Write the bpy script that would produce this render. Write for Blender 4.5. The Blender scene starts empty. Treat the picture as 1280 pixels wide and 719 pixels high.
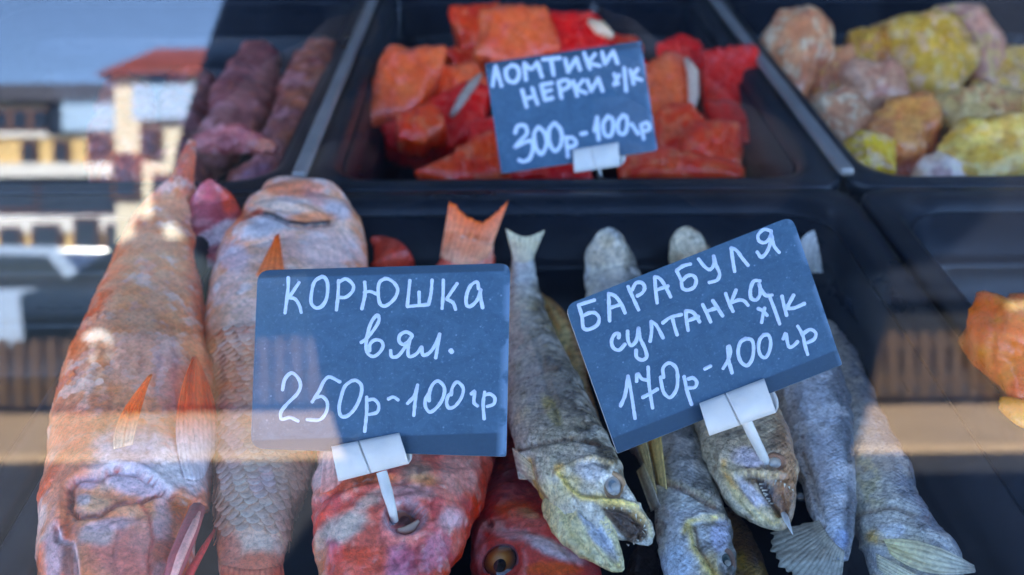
import bpy, bmesh, math, random
import numpy as np
from mathutils import Vector, Matrix
from mathutils.bvhtree import BVHTree
from mathutils.geometry import delaunay_2d_cdt

random.seed(7)
RNG = np.random.default_rng(11)
rad = math.radians
scene = bpy.context.scene
COL = scene.collection

# ------------------------------------------------------------------ camera
PW, PH, FPX = 1280.0, 719.0, 1200.0          # photograph size and focal length in its pixels
Z0 = 0.95                                     # rim height of the trays
CAMZ = Z0 + 0.24
PITCH, YAW = rad(30.9), rad(0.94)
CAM = Vector((0, 0, CAMZ))
FWD = Vector((math.sin(YAW) * math.cos(PITCH), math.cos(YAW) * math.cos(PITCH), -math.sin(PITCH)))
RGT = Vector((math.cos(YAW), -math.sin(YAW), 0))
UPV = RGT.cross(FWD)
cd = bpy.data.cameras.new('camera')
cam = bpy.data.objects.new('camera', cd)
COL.objects.link(cam)
cam.matrix_world = Matrix(((RGT.x, UPV.x, -FWD.x, CAM.x), (RGT.y, UPV.y, -FWD.y, CAM.y),
                           (RGT.z, UPV.z, -FWD.z, CAM.z), (0, 0, 0, 1)))
cd.sensor_width = 36.0
cd.lens = FPX / PW * 36.0
cd.clip_start, cd.clip_end = 0.01, 600
cd.dof.use_dof = True
cd.dof.focus_distance = 0.335
cd.dof.aperture_fstop = 9.0
scene.camera = cam

# ------------------------------------------------------------------ light
SUN_EL, SUN_AZ = rad(33), rad(-25)            # the sun stands behind the stall, a little to its left
world = bpy.data.worlds.new('World')
scene.world = world
world.use_nodes = True
wn = world.node_tree.nodes
sky = wn.new('ShaderNodeTexSky')
sky.sky_type = 'NISHITA'
sky.sun_disc = False
sky.sun_elevation = SUN_EL
sky.sun_rotation = SUN_AZ
sky.altitude = 2500
sky.air_density, sky.dust_density, sky.ozone_density = 0.65, 0.0, 2.2
world.node_tree.links.new(sky.outputs[0], wn['Background'].inputs[0])
wn['Background'].inputs[1].default_value = 0.15
sl = bpy.data.lights.new('sun', 'SUN')
sl.energy, sl.angle, sl.color = 4.0, rad(0.5), (1.0, 0.94, 0.84)
sun = bpy.data.objects.new('sun', sl)
COL.objects.link(sun)
SD = Vector((math.sin(SUN_AZ) * math.cos(SUN_EL), math.cos(SUN_AZ) * math.cos(SUN_EL), math.sin(SUN_EL)))
sun.rotation_euler = (-SD).to_track_quat('-Z', 'Y').to_euler()
sun.location = SD * 30
vs = scene.view_settings
vs.view_transform = 'Standard'
vs.look = 'None'
vs.gamma = 1.0
vs.use_curve_mapping = False
vs.exposure = 3.8
scene.cycles.use_denoising = True
scene.cycles.max_bounces = 8
scene.cycles.transparent_max_bounces = 16
scene.cycles.caustics_reflective = False
scene.cycles.caustics_refractive = False

# ------------------------------------------------------------------ pixel geometry
def ray(px, py):
    return (FWD + RGT * ((px - PW / 2) / FPX) - UPV * ((py - PH / 2) / FPX))

def at_z(px, py, z):
    d = ray(px, py)
    return CAM + d * ((z - CAM.z) / d.z)

def at_depth(px, py, dep):
    return CAM + ray(px, py) * dep

def on_plane(px, py, p0, n):
    d = ray(px, py)
    return CAM + d * ((p0 - CAM).dot(n) / d.dot(n))

def depth_of(p):
    return (p - CAM).dot(FWD)

CAMa, FWDa, RGTa, UPVa = (np.array(v) for v in (CAM, FWD, RGT, UPV))
def project(P):
    q = P - CAMa
    d = q @ FWDa
    return PW / 2 + FPX * (q @ RGTa) / d, PH / 2 - FPX * (q @ UPVa) / d

GT = rad(15.0)                                # lean of the front glass
GN = Vector((0, -math.cos(GT), math.sin(GT)))
GP = Vector((0, 0.13, Z0))
def refl(px, py, ydist=None, z=None):
    """where the glass shows the street: the point behind the camera seen at a pixel"""
    d = ray(px, py)
    p = CAM + d * ((GP - CAM).dot(GN) / d.dot(GN))
    r = d - 2 * d.dot(GN) * GN
    t = ((-ydist - p.y) / r.y) if z is None else ((z - p.z) / r.z)
    return p + r * t

# ------------------------------------------------------------------ helpers: noise, materials, objects
def hash3(i, j, k, s):
    h = (i * 374761393 + j * 668265263 + k * 2147483647 + s * 974711) & 0xFFFFFFFF
    h = ((h ^ (h >> 13)) * 1274126177) & 0xFFFFFFFF
    return ((h ^ (h >> 16)) & 0xFFFF) / 65535.0

def vnoise(P, s=0):
    i0 = np.floor(P).astype(np.int64)
    f = P - i0
    f = f * f * (3 - 2 * f)
    out = 0
    for dx in (0, 1):
        for dy in (0, 1):
            for dz in (0, 1):
                w = (f[..., 0] if dx else 1 - f[..., 0]) * (f[..., 1] if dy else 1 - f[..., 1]) * (f[..., 2] if dz else 1 - f[..., 2])
                out = out + w * hash3(i0[..., 0] + dx, i0[..., 1] + dy, i0[..., 2] + dz, s)
    return out * 2 - 1

def lin(c):
    a = np.asarray(c, float) / 255.0
    return np.where(a <= 0.04045, a / 12.92, ((a + 0.055) / 1.055) ** 2.4)

def new_mat(name):
    m = bpy.data.materials.new(name)
    m.use_nodes = True
    nt = m.node_tree
    return m, nt, nt.nodes['Principled BSDF']

def node(nt, kind, **kw):
    n = nt.nodes.new(kind)
    for k, v in kw.items():
        if k in n.inputs:
            n.inputs[k].default_value = v
        else:
            setattr(n, k, v)
    return n

def ramp(nt, src, stops):
    r = nt.nodes.new('ShaderNodeValToRGB')
    el = r.color_ramp.elements
    while len(el) < len(stops):
        el.new(0.5)
    for e, (p, c) in zip(el, stops):
        e.position = p
        e.color = (*c, 1) if len(c) == 3 else c
    nt.links.new(src, r.inputs[0])
    return r.outputs[0]

def mixc(nt, fac, a, b, mode='MIX'):
    n = nt.nodes.new('ShaderNodeMix')
    n.data_type = 'RGBA'
    n.blend_type = mode
    for k, v in ((0, fac), (6, a), (7, b)):
        if isinstance(v, (int, float)):
            n.inputs[k].default_value = v
        elif isinstance(v, (tuple, list)):
            n.inputs[k].default_value = (*v, 1)
        else:
            nt.links.new(v, n.inputs[k])
    return n.outputs[2]

def plain_mat(name, srgb, rough=0.5, var=0.15, scale=40, bump=0.0, bscale=200, metal=0.0, spec=0.5):
    """one colour broken up by noise, with fine relief"""
    m, nt, b = new_mat(name)
    c = lin(srgb)
    tc = node(nt, 'ShaderNodeTexCoord')
    nz = node(nt, 'ShaderNodeTexNoise', Scale=scale, Detail=5.0, Roughness=0.6)
    nt.links.new(tc.outputs['Object'], nz.inputs['Vector'])
    col = ramp(nt, nz.outputs[0], [(0.3, tuple(c * (1 - var))), (0.7, tuple(np.minimum(c * (1 + var), 1)))])
    nt.links.new(col, b.inputs['Base Color'])
    b.inputs['Roughness'].default_value = rough
    b.inputs['Metallic'].default_value = metal
    b.inputs['Specular IOR Level'].default_value = spec
    if bump:
        n2 = node(nt, 'ShaderNodeTexNoise', Scale=bscale, Detail=4.0)
        nt.links.new(tc.outputs['Object'], n2.inputs['Vector'])
        bp = node(nt, 'ShaderNodeBump', Strength=bump, Distance=0.002)
        nt.links.new(n2.outputs[0], bp.inputs['Height'])
        nt.links.new(bp.outputs[0], b.inputs['Normal'])
    return m

def skin_mat(name, rough=0.42, scale_mm=2.0, scale_bump=0.25, fine=0.25, var=0.22, sss=0.0, coat=0.15, dist=0.0006):
    """painted flesh and skin: colour from the mesh, broken up by noise; scale relief from the mm-scaled UV"""
    m, nt, b = new_mat(name)
    at = node(nt, 'ShaderNodeAttribute', attribute_name='Col')
    tc = node(nt, 'ShaderNodeTexCoord')
    n1 = node(nt, 'ShaderNodeTexNoise', Scale=260.0, Detail=6.0, Roughness=0.65)
    n2 = node(nt, 'ShaderNodeTexNoise', Scale=900.0, Detail=4.0, Roughness=0.6)
    nt.links.new(tc.outputs['Object'], n1.inputs['Vector'])
    nt.links.new(tc.outputs['Object'], n2.inputs['Vector'])
    g1 = ramp(nt, n1.outputs[0], [(0.3, (1 - var * 0.8,) * 3), (0.72, (1 + var,) * 3)])
    c = mixc(nt, 1.0, at.outputs['Color'], g1, 'MULTIPLY')
    n3 = node(nt, 'ShaderNodeTexNoise', Scale=620.0, Detail=6.0, Roughness=0.7, Distortion=0.6)
    nt.links.new(tc.outputs['Object'], n3.inputs['Vector'])
    g3 = ramp(nt, n3.outputs[0], [(0.32, (1 - var * 1.3,) * 3), (0.5, (1.0,) * 3), (0.72, (1 + var * 1.1,) * 3)])
    c = mixc(nt, 1.0, c, g3, 'MULTIPLY')
    height = n2.outputs[0]
    if scale_bump > 0:
        mp = node(nt, 'ShaderNodeMapping')
        k = 1.0 / scale_mm
        mp.inputs['Scale'].default_value = (k, k, k)
        mp.inputs['Rotation'].default_value = (0, 0, rad(45))
        nt.links.new(tc.outputs['UV'], mp.inputs[0])
        v = node(nt, 'ShaderNodeTexVoronoi', Scale=1.0, Randomness=0.35)
        nt.links.new(mp.outputs[0], v.inputs['Vector'])
        cell = ramp(nt, v.outputs['Distance'], [(0.0, (1.12,) * 3), (0.75, (0.78,) * 3)])
        c = mixc(nt, min(1.0, scale_bump * 2.0), c, mixc(nt, 1.0, c, cell, 'MULTIPLY'))
        inv = node(nt, 'ShaderNodeMath', operation='MULTIPLY_ADD')
        nt.links.new(v.outputs['Distance'], inv.inputs[0])
        inv.inputs[1].default_value = -scale_bump * 4
        mul = node(nt, 'ShaderNodeMath', operation='MULTIPLY')
        nt.links.new(n2.outputs[0], mul.inputs[0])
        mul.inputs[1].default_value = fine * 3
        nt.links.new(mul.outputs[0], inv.inputs[2])
        height = inv.outputs[0]
    nt.links.new(c, b.inputs['Base Color'])
    bp = node(nt, 'ShaderNodeBump', Strength=0.7, Distance=dist)
    nt.links.new(height, bp.inputs['Height'])
    nt.links.new(bp.outputs[0], b.inputs['Normal'])
    rr = ramp(nt, n1.outputs[0], [(0.3, (rough - 0.1,) * 3), (0.7, (rough + 0.15,) * 3)])
    nt.links.new(rr, b.inputs['Roughness'])
    b.inputs['Coat Weight'].default_value = coat
    b.inputs['Coat Roughness'].default_value = 0.16
    if sss:
        b.inputs['Subsurface Weight'].default_value = sss
        b.inputs['Subsurface Radius'].default_value = (0.006, 0.002, 0.001)
        b.inputs['Subsurface Scale'].default_value = 0.5
    return m

SKYLIGHT = np.array((2.15, 1.52, 1.32))        # traced colours were seen in blue shade: divide that tint out again
ORIGIN = {}
def empty(name, loc, label, cat, group=None):
    o = bpy.data.objects.new(name, None)
    COL.objects.link(o)
    o.location = loc
    o.empty_display_size = 0.02
    o['label'], o['category'] = label, cat
    if group:
        o['group'] = group
    ORIGIN[o] = Vector(loc)
    return o

def mk(name, verts, faces, mat, parent=None, smooth=True, cols=None, uv=None, kind=None, loc=None, wb=None):
    """verts in world coordinates -> a mesh object under its thing"""
    base = ORIGIN[parent] if parent is not None else Vector(loc or (0, 0, 0))
    V = np.asarray(verts, float).reshape(-1, 3) - np.array(base)
    me = bpy.data.meshes.new(name)
    me.from_pydata(V.tolist(), [], [tuple(int(i) for i in f) for f in faces])
    if smooth:
        me.polygons.foreach_set('use_smooth', [True] * len(me.polygons))
    if cols is not None:
        a = me.color_attributes.new('Col', 'FLOAT_COLOR', 'POINT')
        c4 = np.ones((len(V), 4), np.float32)
        cc = np.asarray(cols) * (SKYLIGHT if wb is None else np.array(wb))
        lum = cc @ np.array((0.3, 0.5, 0.2))
        cc = lum[:, None] + (cc - lum[:, None]) * (1.12 if wb is None else 1.12)
        c4[:, :3] = 0.92 * np.tanh(np.clip(cc, 0, 4) / 0.92 * 0.55) / math.tanh(0.55 / 0.92 * 1.6)
        a.data.foreach_set('color', c4.ravel())
    if uv is not None:
        l = me.uv_layers.new(name='UVMap')
        idx = np.empty(len(me.loops), np.int32)
        me.loops.foreach_get('vertex_index', idx)
        l.data.foreach_set('uv', np.asarray(uv, np.float32)[idx].ravel())
    me.materials.append(mat)
    me.update()
    o = bpy.data.objects.new(name, me)
    COL.objects.link(o)
    if parent is not None:
        o.parent = parent
    else:
        o.location = base
    ORIGIN[o] = base
    if kind:
        o['kind'] = kind
    return o

def box_vf(x0, x1, y0, y1, z0, z1):
    v = [(x, y, z) for z in (z0, z1) for y in (y0, y1) for x in (x0, x1)]
    f = [(0, 2, 3, 1), (4, 5, 7, 6), (0, 1, 5, 4), (2, 6, 7, 3), (0, 4, 6, 2), (1, 3, 7, 5)]
    return v, f

def bevel(o, w=0.003, seg=2):
    m = o.modifiers.new('bevel', 'BEVEL')
    m.width, m.segments = w, seg
    return o

def catmull(pts, n):
    A = np.asarray(pts, float)
    if len(A) == 2:
        t = np.linspace(0, 1, n)[:, None]
        return A[0] * (1 - t) + A[1] * t
    d = np.r_[0, np.cumsum(np.maximum(np.linalg.norm(np.diff(A[:, :3] if A.shape[1] > 2 else A, axis=0), axis=1), 1e-9))]
    E = np.vstack([2 * A[0] - A[1], A, 2 * A[-1] - A[-2]])
    t = np.linspace(0, d[-1], n)
    k = np.clip(np.searchsorted(d, t, side='right') - 1, 0, len(A) - 2)
    u = ((t - d[k]) / (d[k + 1] - d[k]))[:, None]
    p0, p1, p2, p3 = E[k], E[k + 1], E[k + 2], E[k + 3]
    h = (d[k + 1] - d[k])[:, None]
    # finite-difference tangents, scaled for the uneven spacing
    def tang(i):
        lo, hi = np.clip(i - 1, 0, len(A) - 1), np.clip(i + 1, 0, len(A) - 1)
        return (A[hi] - A[lo]) / np.maximum(d[hi] - d[lo], 1e-9)[:, None]
    m1, m2 = tang(k) * h, tang(k + 1) * h
    return ((2 * u**3 - 3 * u**2 + 1) * p1 + (u**3 - 2 * u**2 + u) * m1 + (-2 * u**3 + 3 * u**2) * p2 + (u**3 - u**2) * m2)

def poly_sd(x, y, pts):
    """distance to a polyline and the side (positive on its right-hand side in the picture)"""
    best = np.full(x.shape, 1e9)
    sg = np.zeros(x.shape)
    for (ax, ay), (bx, by) in zip(pts[:-1], pts[1:]):
        dx, dy = bx - ax, by - ay
        t = np.clip(((x - ax) * dx + (y - ay) * dy) / (dx * dx + dy * dy), 0, 1)
        d = np.hypot(x - ax - t * dx, y - ay - t * dy)
        s = np.sign((x - ax) * dy - (y - ay) * dx)
        m = d < best
        best = np.where(m, d, best)
        sg = np.where(m, s, sg)
    return best, sg

# ------------------------------------------------------------------ the display case
def glass_mat():
    m = bpy.data.materials.new('case_glass')
    m.use_nodes = True
    nt = m.node_tree
    nt.nodes.remove(nt.nodes['Principled BSDF'])
    out = nt.nodes['Material Output']
    ge = node(nt, 'ShaderNodeNewGeometry')
    dot = node(nt, 'ShaderNodeVectorMath', operation='DOT_PRODUCT')
    nt.links.new(ge.outputs['Incoming'], dot.inputs[0])
    nt.links.new(ge.outputs['Normal'], dot.inputs[1])
    ab = node(nt, 'ShaderNodeMath', operation='ABSOLUTE')
    nt.links.new(dot.outputs['Value'], ab.inputs[0])
    om = node(nt, 'ShaderNodeMath', operation='SUBTRACT')
    om.inputs[0].default_value = 1.0
    nt.links.new(ab.outputs[0], om.inputs[1])
    pw = node(nt, 'ShaderNodeMath', operation='POWER')
    nt.links.new(om.outputs[0], pw.inputs[0])
    pw.inputs[1].default_value = 5.0
    fr = node(nt, 'ShaderNodeMath', operation='MULTIPLY_ADD')
    nt.links.new(pw.outputs[0], fr.inputs[0])
    fr.inputs[1].default_value = 0.955
    fr.inputs[2].default_value = 0.045
    tr = node(nt, 'ShaderNodeBsdfTransparent')
    tr.inputs[0].default_value = (0.985, 0.995, 0.99, 1)
    gl = node(nt, 'ShaderNodeBsdfGlossy', Roughness=0.0)
    mx = node(nt, 'ShaderNodeMixShader')
    nt.links.new(fr.outputs[0], mx.inputs[0])
    nt.links.new(tr.outputs[0], mx.inputs[1])
    nt.links.new(gl.outputs[0], mx.inputs[2])
    # wiped dust: faint streaks and specks that scatter a little light
    tc = node(nt, 'ShaderNodeTexCoord')
    mp = node(nt, 'ShaderNodeMapping')
    mp.inputs['Scale'].default_value = (6.0, 40.0, 40.0)
    mp.inputs['Rotation'].default_value = (0, rad(38), 0)
    nt.links.new(tc.outputs['Object'], mp.inputs[0])
    st = node(nt, 'ShaderNodeTexNoise', Scale=3.0, Detail=6.0, Roughness=0.7)
    nt.links.new(mp.outputs[0], st.inputs['Vector'])
    sf = ramp(nt, st.outputs[0], [(0.55, (0.0004,) * 3), (0.9, (0.008,) * 3)])
    vo = node(nt, 'ShaderNodeTexVoronoi', Scale=75.0, Randomness=1.0)
    nt.links.new(tc.outputs['Object'], vo.inputs['Vector'])
    sp = ramp(nt, vo.outputs['Distance'], [(0.02, (0.2,) * 3), (0.045, (0.0,) * 3)])
    ad = node(nt, 'ShaderNodeMath', operation='ADD')
    nt.links.new(sf, ad.inputs[0])
    nt.links.new(sp, ad.inputs[1])
    df = node(nt, 'ShaderNodeBsdfDiffuse')
    df.inputs[0].default_value = (0.75, 0.78, 0.8, 1)
    mx2 = node(nt, 'ShaderNodeMixShader')
    nt.links.new(ad.outputs[0], mx2.inputs[0])
    nt.links.new(mx.outputs[0], mx2.inputs[1])
    nt.links.new(df.outputs[0], mx2.inputs[2])
    nt.links.new(mx2.outputs[0], out.inputs['Surface'])
    return m

M_case = plain_mat('case_enamel', (40, 52, 74), 0.35, 0.1, 12)
M_deck = plain_mat('case_deck', (16, 20, 28), 0.4, 0.15, 20)
case = empty('display_case', (0, 0.45, 0), 'glass-fronted refrigerated fish counter with slanted front pane holding black trays', 'display case')
v, f = box_vf(-0.95, 0.95, 0.15, 1.2, 0.0, Z0 - 0.13)
bevel(mk('plinth', v, f, M_case, case, smooth=False), 0.01)
v, f = box_vf(-0.93, 0.93, 0.155, 1.02, Z0 - 0.128, Z0 - 0.118)
mk('deck', v, f, M_deck, case, smooth=False)
v, f = box_vf(-0.95, 0.95, 1.005, 1.03, Z0 - 0.116, Z0 - 0.012)
mk('rear_ledge', v, f, M_case, case, smooth=False)
v, f = box_vf(-0.95, 0.95, 1.16, 1.19, Z0 - 0.10, Z0 + 0.50)
mk('back_panel', v, f, M_deck, case, smooth=False)
v, f = box_vf(-0.95, 0.95, 1.032, 1.158, Z0 - 0.116, Z0 - 0.03)
mk('rear_shelf', v, f, M_case, case, smooth=False)
for sx in (-1, 1):
    v, f = box_vf(min(sx * 0.955, sx * 0.975), max(sx * 0.955, sx * 0.975), 0.30, 1.2, Z0 - 0.13, Z0 + 0.45)
    mk('side_panel', v, f, M_case, case, smooth=False)
gz0, gz1 = Z0 - 0.12, Z0 + 0.52
def gpt(x, z, off):
    return Vector((x, GP.y + (z - Z0) * math.tan(GT), z)) - GN * off
v = [gpt(x, z, o) for o in (0, 0.005) for z in (gz0, gz1) for x in (-0.95, 0.95)]
f = [(0, 1, 3, 2), (4, 6, 7, 5), (0, 4, 5, 1), (2, 3, 7, 6), (0, 2, 6, 4), (1, 5, 7, 3)]
mk('glass_pane', v, f, glass_mat(), case, smooth=False)

# ------------------------------------------------------------------ trays
def tray_mat():
    m, nt, b = new_mat('tray_plastic')
    tc = node(nt, 'ShaderNodeTexCoord')
    nz = node(nt, 'ShaderNodeTexNoise', Scale=25.0, Detail=6.0, Roughness=0.65)
    nt.links.new(tc.outputs['Object'], nz.inputs['Vector'])
    col = ramp(nt, nz.outputs[0], [(0.3, (0.006, 0.009, 0.015)), (0.75, (0.014, 0.019, 0.028))])
    nt.links.new(col, b.inputs['Base Color'])
    mp = node(nt, 'ShaderNodeMapping')
    mp.inputs['Scale'].default_value = (5, 5, 30)
    nt.links.new(tc.outputs['Object'], mp.inputs[0])
    n2 = node(nt, 'ShaderNodeTexNoise', Scale=2.0, Detail=5.0)
    nt.links.new(mp.outputs[0], n2.inputs['Vector'])
    nt.links.new(ramp(nt, n2.outputs[0], [(0.3, (0.26,) * 3), (0.7, (0.36,) * 3)]), b.inputs['Roughness'])
    b.inputs['Specular IOR Level'].default_value = 0.26
    return m
M_tray = tray_mat()

def rrect(x0, x1, y0, y1, r, z, n=7):
    out = []
    for cx, cy, a0 in ((x1 - r, y1 - r, 0), (x0 + r, y1 - r, 90), (x0 + r, y0 + r, 180), (x1 - r, y0 + r, 270)):
        for k in range(n + 1):
            a = rad(a0 + 90 * k / n)
            out.append((cx + r * math.cos(a), cy + r * math.sin(a), z))
    return out

def tray(x0, x1, y0, y1, label, depth=0.105, lip=0.017):
    root = empty('food_tray', ((x0 + x1) / 2, (y0 + y1) / 2, Z0 - depth), label, 'tray')
    # rings: (inset, z, corner radius)
    prof = [(0.004, -0.012, 0.016), (0.0, -0.010, 0.018), (0.0, -0.002, 0.018), (0.002, 0.0, 0.017), (lip - 0.006, 0.0, 0.026),
            (lip - 0.002, -0.002, 0.030), (lip + 0.001, -0.008, 0.032), (lip + 0.003, -0.034, 0.032), (lip + 0.010, -0.0365, 0.028),
            (lip + 0.0115, -0.040, 0.028), (lip + 0.013, -0.064, 0.028), (lip + 0.020, -0.0665, 0.024), (lip + 0.0215, -0.070, 0.024),
            (lip + 0.024, -depth + 0.006, 0.024), (lip + 0.030, -depth + 0.001, 0.02)]
    def build(name, P, cap):
        V, F = [], []
        for ins, z, r in P:
            V += rrect(x0 + ins, x1 - ins, y0 + ins, y1 - ins, r, Z0 + z)
        n = len(V) // len(P)
        for i in range(len(P) - 1):
            for k in range(n):
                a, b = i * n + k, i * n + (k + 1) % n
                F.append((a, b, b + n, a + n))
        if cap:
            F.append(tuple((len(P) - 1) * n + k for k in range(n)))
        return mk(name, V, F, M_tray, root)
    build('rim', prof[:7], False)
    w = build('basin', prof[6:], True)
    s = w.modifiers.new('thick', 'SOLIDIFY')
    s.thickness, s.offset = 0.002, 1
    for p in w.data.polygons:
        p.use_smooth = True
    return root

YB = 0.5145
xl, xr = at_z(262, 236, Z0).x, at_z(1066, 240, Z0).x
tray(xl, xr, 0.165, YB - 0.001, 'black tray heaped with whole red fish and dried silver smelt')
tray(xr + 0.003, xr + 0.38, 0.165, YB - 0.001, 'black tray holding chunks of orange smoked fish')
tray(xl - 0.39, xl - 0.003, 0.165, YB - 0.001, 'empty black tray beside the whole red fish')
ul, ur = at_z(376, 230, Z0).x, at_z(1064, 234, Z0).x
tray(ul, ur, YB + 0.002, 0.985, 'black tray of dark red smoked salmon chunks')
tray(ur + 0.003, ur + 0.37, YB + 0.002, 0.985, 'black tray of yellow brown smoked fish lumps')
tray(ul - 0.37, ul - 0.003, YB + 0.002, 0.985, 'black tray of purple brown smoked fish')

M_alu = plain_mat('brushed_metal_strip', (150, 148, 146), 0.45, 0.15, 30, metal=0.4)
for xc in (ul - 0.0015, ur + 0.0015):
    v, f = box_vf(xc - 0.0045, xc + 0.0045, YB + 0.012, 0.98, Z0 + 0.0005, Z0 + 0.006)
    bevel(mk('divider_strip', v, f, M_alu, case, smooth=False), 0.002)

# ------------------------------------------------------------------ the street that the glass mirrors
M_asph = plain_mat('asphalt', (58, 60, 66), 0.85, 0.25, 8, 0.4, 120)
M_pave = plain_mat('pavement_slab', (192, 162, 130), 0.8, 0.12, 3, 0.2, 60)
def sheet(name, x0, x1, y0, y1, z, mat):
    o = mk(name, [(x0, y0, z), (x1, y0, z), (x1, y1, z), (x0, y1, z)], [(0, 1, 2, 3)], mat, smooth=False)
    o['kind'] = 'structure'
    return o
sheet('ground', -300, 300, -300, 300, 0.0, M_asph)
yp0, yp1 = -refl(100, 568, z=0.05).y, -refl(100, 517, z=0.05).y
v, f = box_vf(-40, 40, -yp1, -yp0, 0.004, 0.05)
o = mk('pavement', v, f, M_pave, smooth=False)
o['kind'] = 'structure'

# unseen wall and canopy, added to keep the sun off the glass
M_shelter = plain_mat('shelter_panel', (120, 128, 140), 0.6, 0.08, 4)
shelt = empty('added_sun_shelter', (0, 1.4, 0), 'unseen grey panelled kiosk with a flat canopy standing over the fish counter', 'shelter')
v, f = box_vf(-2.6, 2.6, 1.25, 1.32, 0.0, 2.75)
mk('back_wall', v, f, M_shelter, shelt, smooth=False)
v, f = box_vf(-2.6, 2.6, -0.85, 1.25, 2.70, 2.78)
mk('canopy', v, f, M_shelter, shelt, smooth=False)

# low picket fence behind the pavement
M_fence = plain_mat('fence_wood', (84, 66, 52), 0.8, 0.25, 9)
YF = -yp1 - 0.06
ft = refl(100, 421, ydist=-YF).z
fen = empty('picket_fence', (0, YF, 0), 'low brown picket fence along the pavement across the street', 'fence')
pw_, pg_ = 0.085, 0.115
pv, pf = box_vf(-pw_ / 2, pw_ / 2, -0.012, 0.012, 0.10, ft - 0.02)
pv = pv + [(0, 0, ft + 0.015)]
pm = bpy.data.meshes.new('picket')
pm.from_pydata(pv[:8], [], pf)
pm.materials.append(M_fence)
for k in range(150):
    x = -9.5 + k * pg_ * 1.08
    p = bpy.data.objects.new('picket', pm)
    COL.objects.link(p)
    p.parent = fen
    p.location = (x, 0, 0.02 * math.sin(k * 1.7) * 0.3)
for z in (0.2, ft - 0.14):
    v, f = box_vf(-9.6, 9.4, YF - 0.045, YF - 0.014, z, z + 0.06)
    mk('rail', v, f, M_fence, fen, smooth=False)

M_cream = plain_mat('cream_render', (236, 224, 198), 0.85, 0.06, 0.8)
M_yellow = plain_mat('yellow_render', (226, 192, 132), 0.85, 0.08, 0.8)
M_white = plain_mat('white_render', (238, 236, 232), 0.8, 0.05, 0.8)
M_roof = plain_mat('red_roof_sheet', (140, 66, 52), 0.6, 0.15, 1.5)
M_slate = plain_mat('grey_roof_sheet', (84, 84, 92), 0.6, 0.15, 1.5)
M_win = plain_mat('dark_window_glass', (40, 46, 58), 0.08, 0.1, 2)
M_frame = plain_mat('brown_frame', (96, 62, 54), 0.6, 0.1, 3)
M_banner = plain_mat('blue_banner_cloth', (170, 200, 232), 0.7, 0.08, 2)

def gable(x0, x1, y0, y1, z0, z1, over=0.35):
    """roof with its ridge along x"""
    ym = y1 - 1.2                                # the steep street-side pitch is short, the ridge lies near the front
    V = [(x0 - over, y0 - over, z0), (x1 + over, y0 - over, z0), (x1 + over, y1 + over, z0), (x0 - over, y1 + over, z0),
         (x0 + 0.6, ym, z1), (x1 - 0.6, ym, z1)]
    return V, [(0, 1, 5, 4), (2, 3, 4, 5), (1, 2, 5), (3, 0, 4), (0, 3, 2, 1)]

def house(x0, x1, yfront, depth, bands, roof_z, ridge_z, mroof, label, windows, signs=()):
    root = empty('house', ((x0 + x1) / 2, yfront - depth / 2, 0), label, 'house')
    z = 0.0
    for zt, mat, proud in bands:
        v, f = box_vf(x0 - proud, x1 + proud, yfront - depth, yfront + proud, z + 0.002, zt)
        mk('wall', v, f, mat, root, smooth=False)
        z = zt
    v, f = gable(x0, x1, yfront - depth, yfront, roof_z, ridge_z)
    mk('roof', v, f, mroof, root, smooth=False)
    for wx, wz, ww, wh in windows:
        v, f = box_vf(wx - ww / 2 - 0.07, wx + ww / 2 + 0.07, yfront + 0.02, yfront + 0.14, wz - wh / 2 - 0.07, wz + wh / 2 + 0.07)
        w = mk('window', v, f, M_frame, root, smooth=False)
        v, f = box_vf(wx - ww / 2, wx + ww / 2, yfront + 0.14, yfront + 0.15, wz - wh / 2, wz + wh / 2)
        mk('pane', v, f, M_win, w, smooth=False)
    for sx, sz, sw, sh, mat in signs:
        v, f = box_vf(sx - sw / 2, sx + sw / 2, yfront + 0.2, yfront + 0.26, sz - sh / 2, sz + sh / 2)
        mk('signboard', v, f, mat, root, smooth=False)
    return root

DH = 24.0
def rx(px):
    return refl(px, 250, ydist=DH).x
def rz(py):
    return refl(200, py, ydist=DH).z
house(rx(-330), rx(158), -DH, 8,
      [(rz(312), M_yellow, 0), (rz(290), M_yellow, 0.02), (rz(268), M_white, 0.10), (rz(222), M_frame, 0), (rz(205), M_white, 0.35),
       (rz(172), M_yellow, 0.05), (rz(165), M_white, 0.14), (rz(128), M_cream, 0)], rz(128), rz(92), M_slate,
      'two-storey yellow and white house with grey roof mirrored beside the red-roofed house',
      [(rx(p), rz(q), w, h) for p, q, w, h in ((20, 240, 1.1, 0.8), (75, 245, 0.9, 0.8), (120, 245, 0.9, 0.8), (-60, 240, 1.1, 0.8), (60, 300, 0.6, 0.7), (110, 295, 0.5, 0.8),
                                               (128, 190, 0.5, 0.7), (-40, 190, 0.6, 0.7), (85, 150, 0.7, 0.7), (-120, 240, 1.1, 0.8), (30, 150, 0.35, 0.45), (55, 150, 0.35, 0.45), (5, 150, 0.35, 0.45), (40, 192, 0.25, 0.5), (80, 192, 0.25, 0.5), (15, 300, 0.4, 0.6), (148, 240, 0.3, 0.9), (145, 300, 0.35, 0.7))],
      [(rx(122), rz(145), (rx(160) - rx(85)), rz(125) - rz(165), M_banner)])
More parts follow.
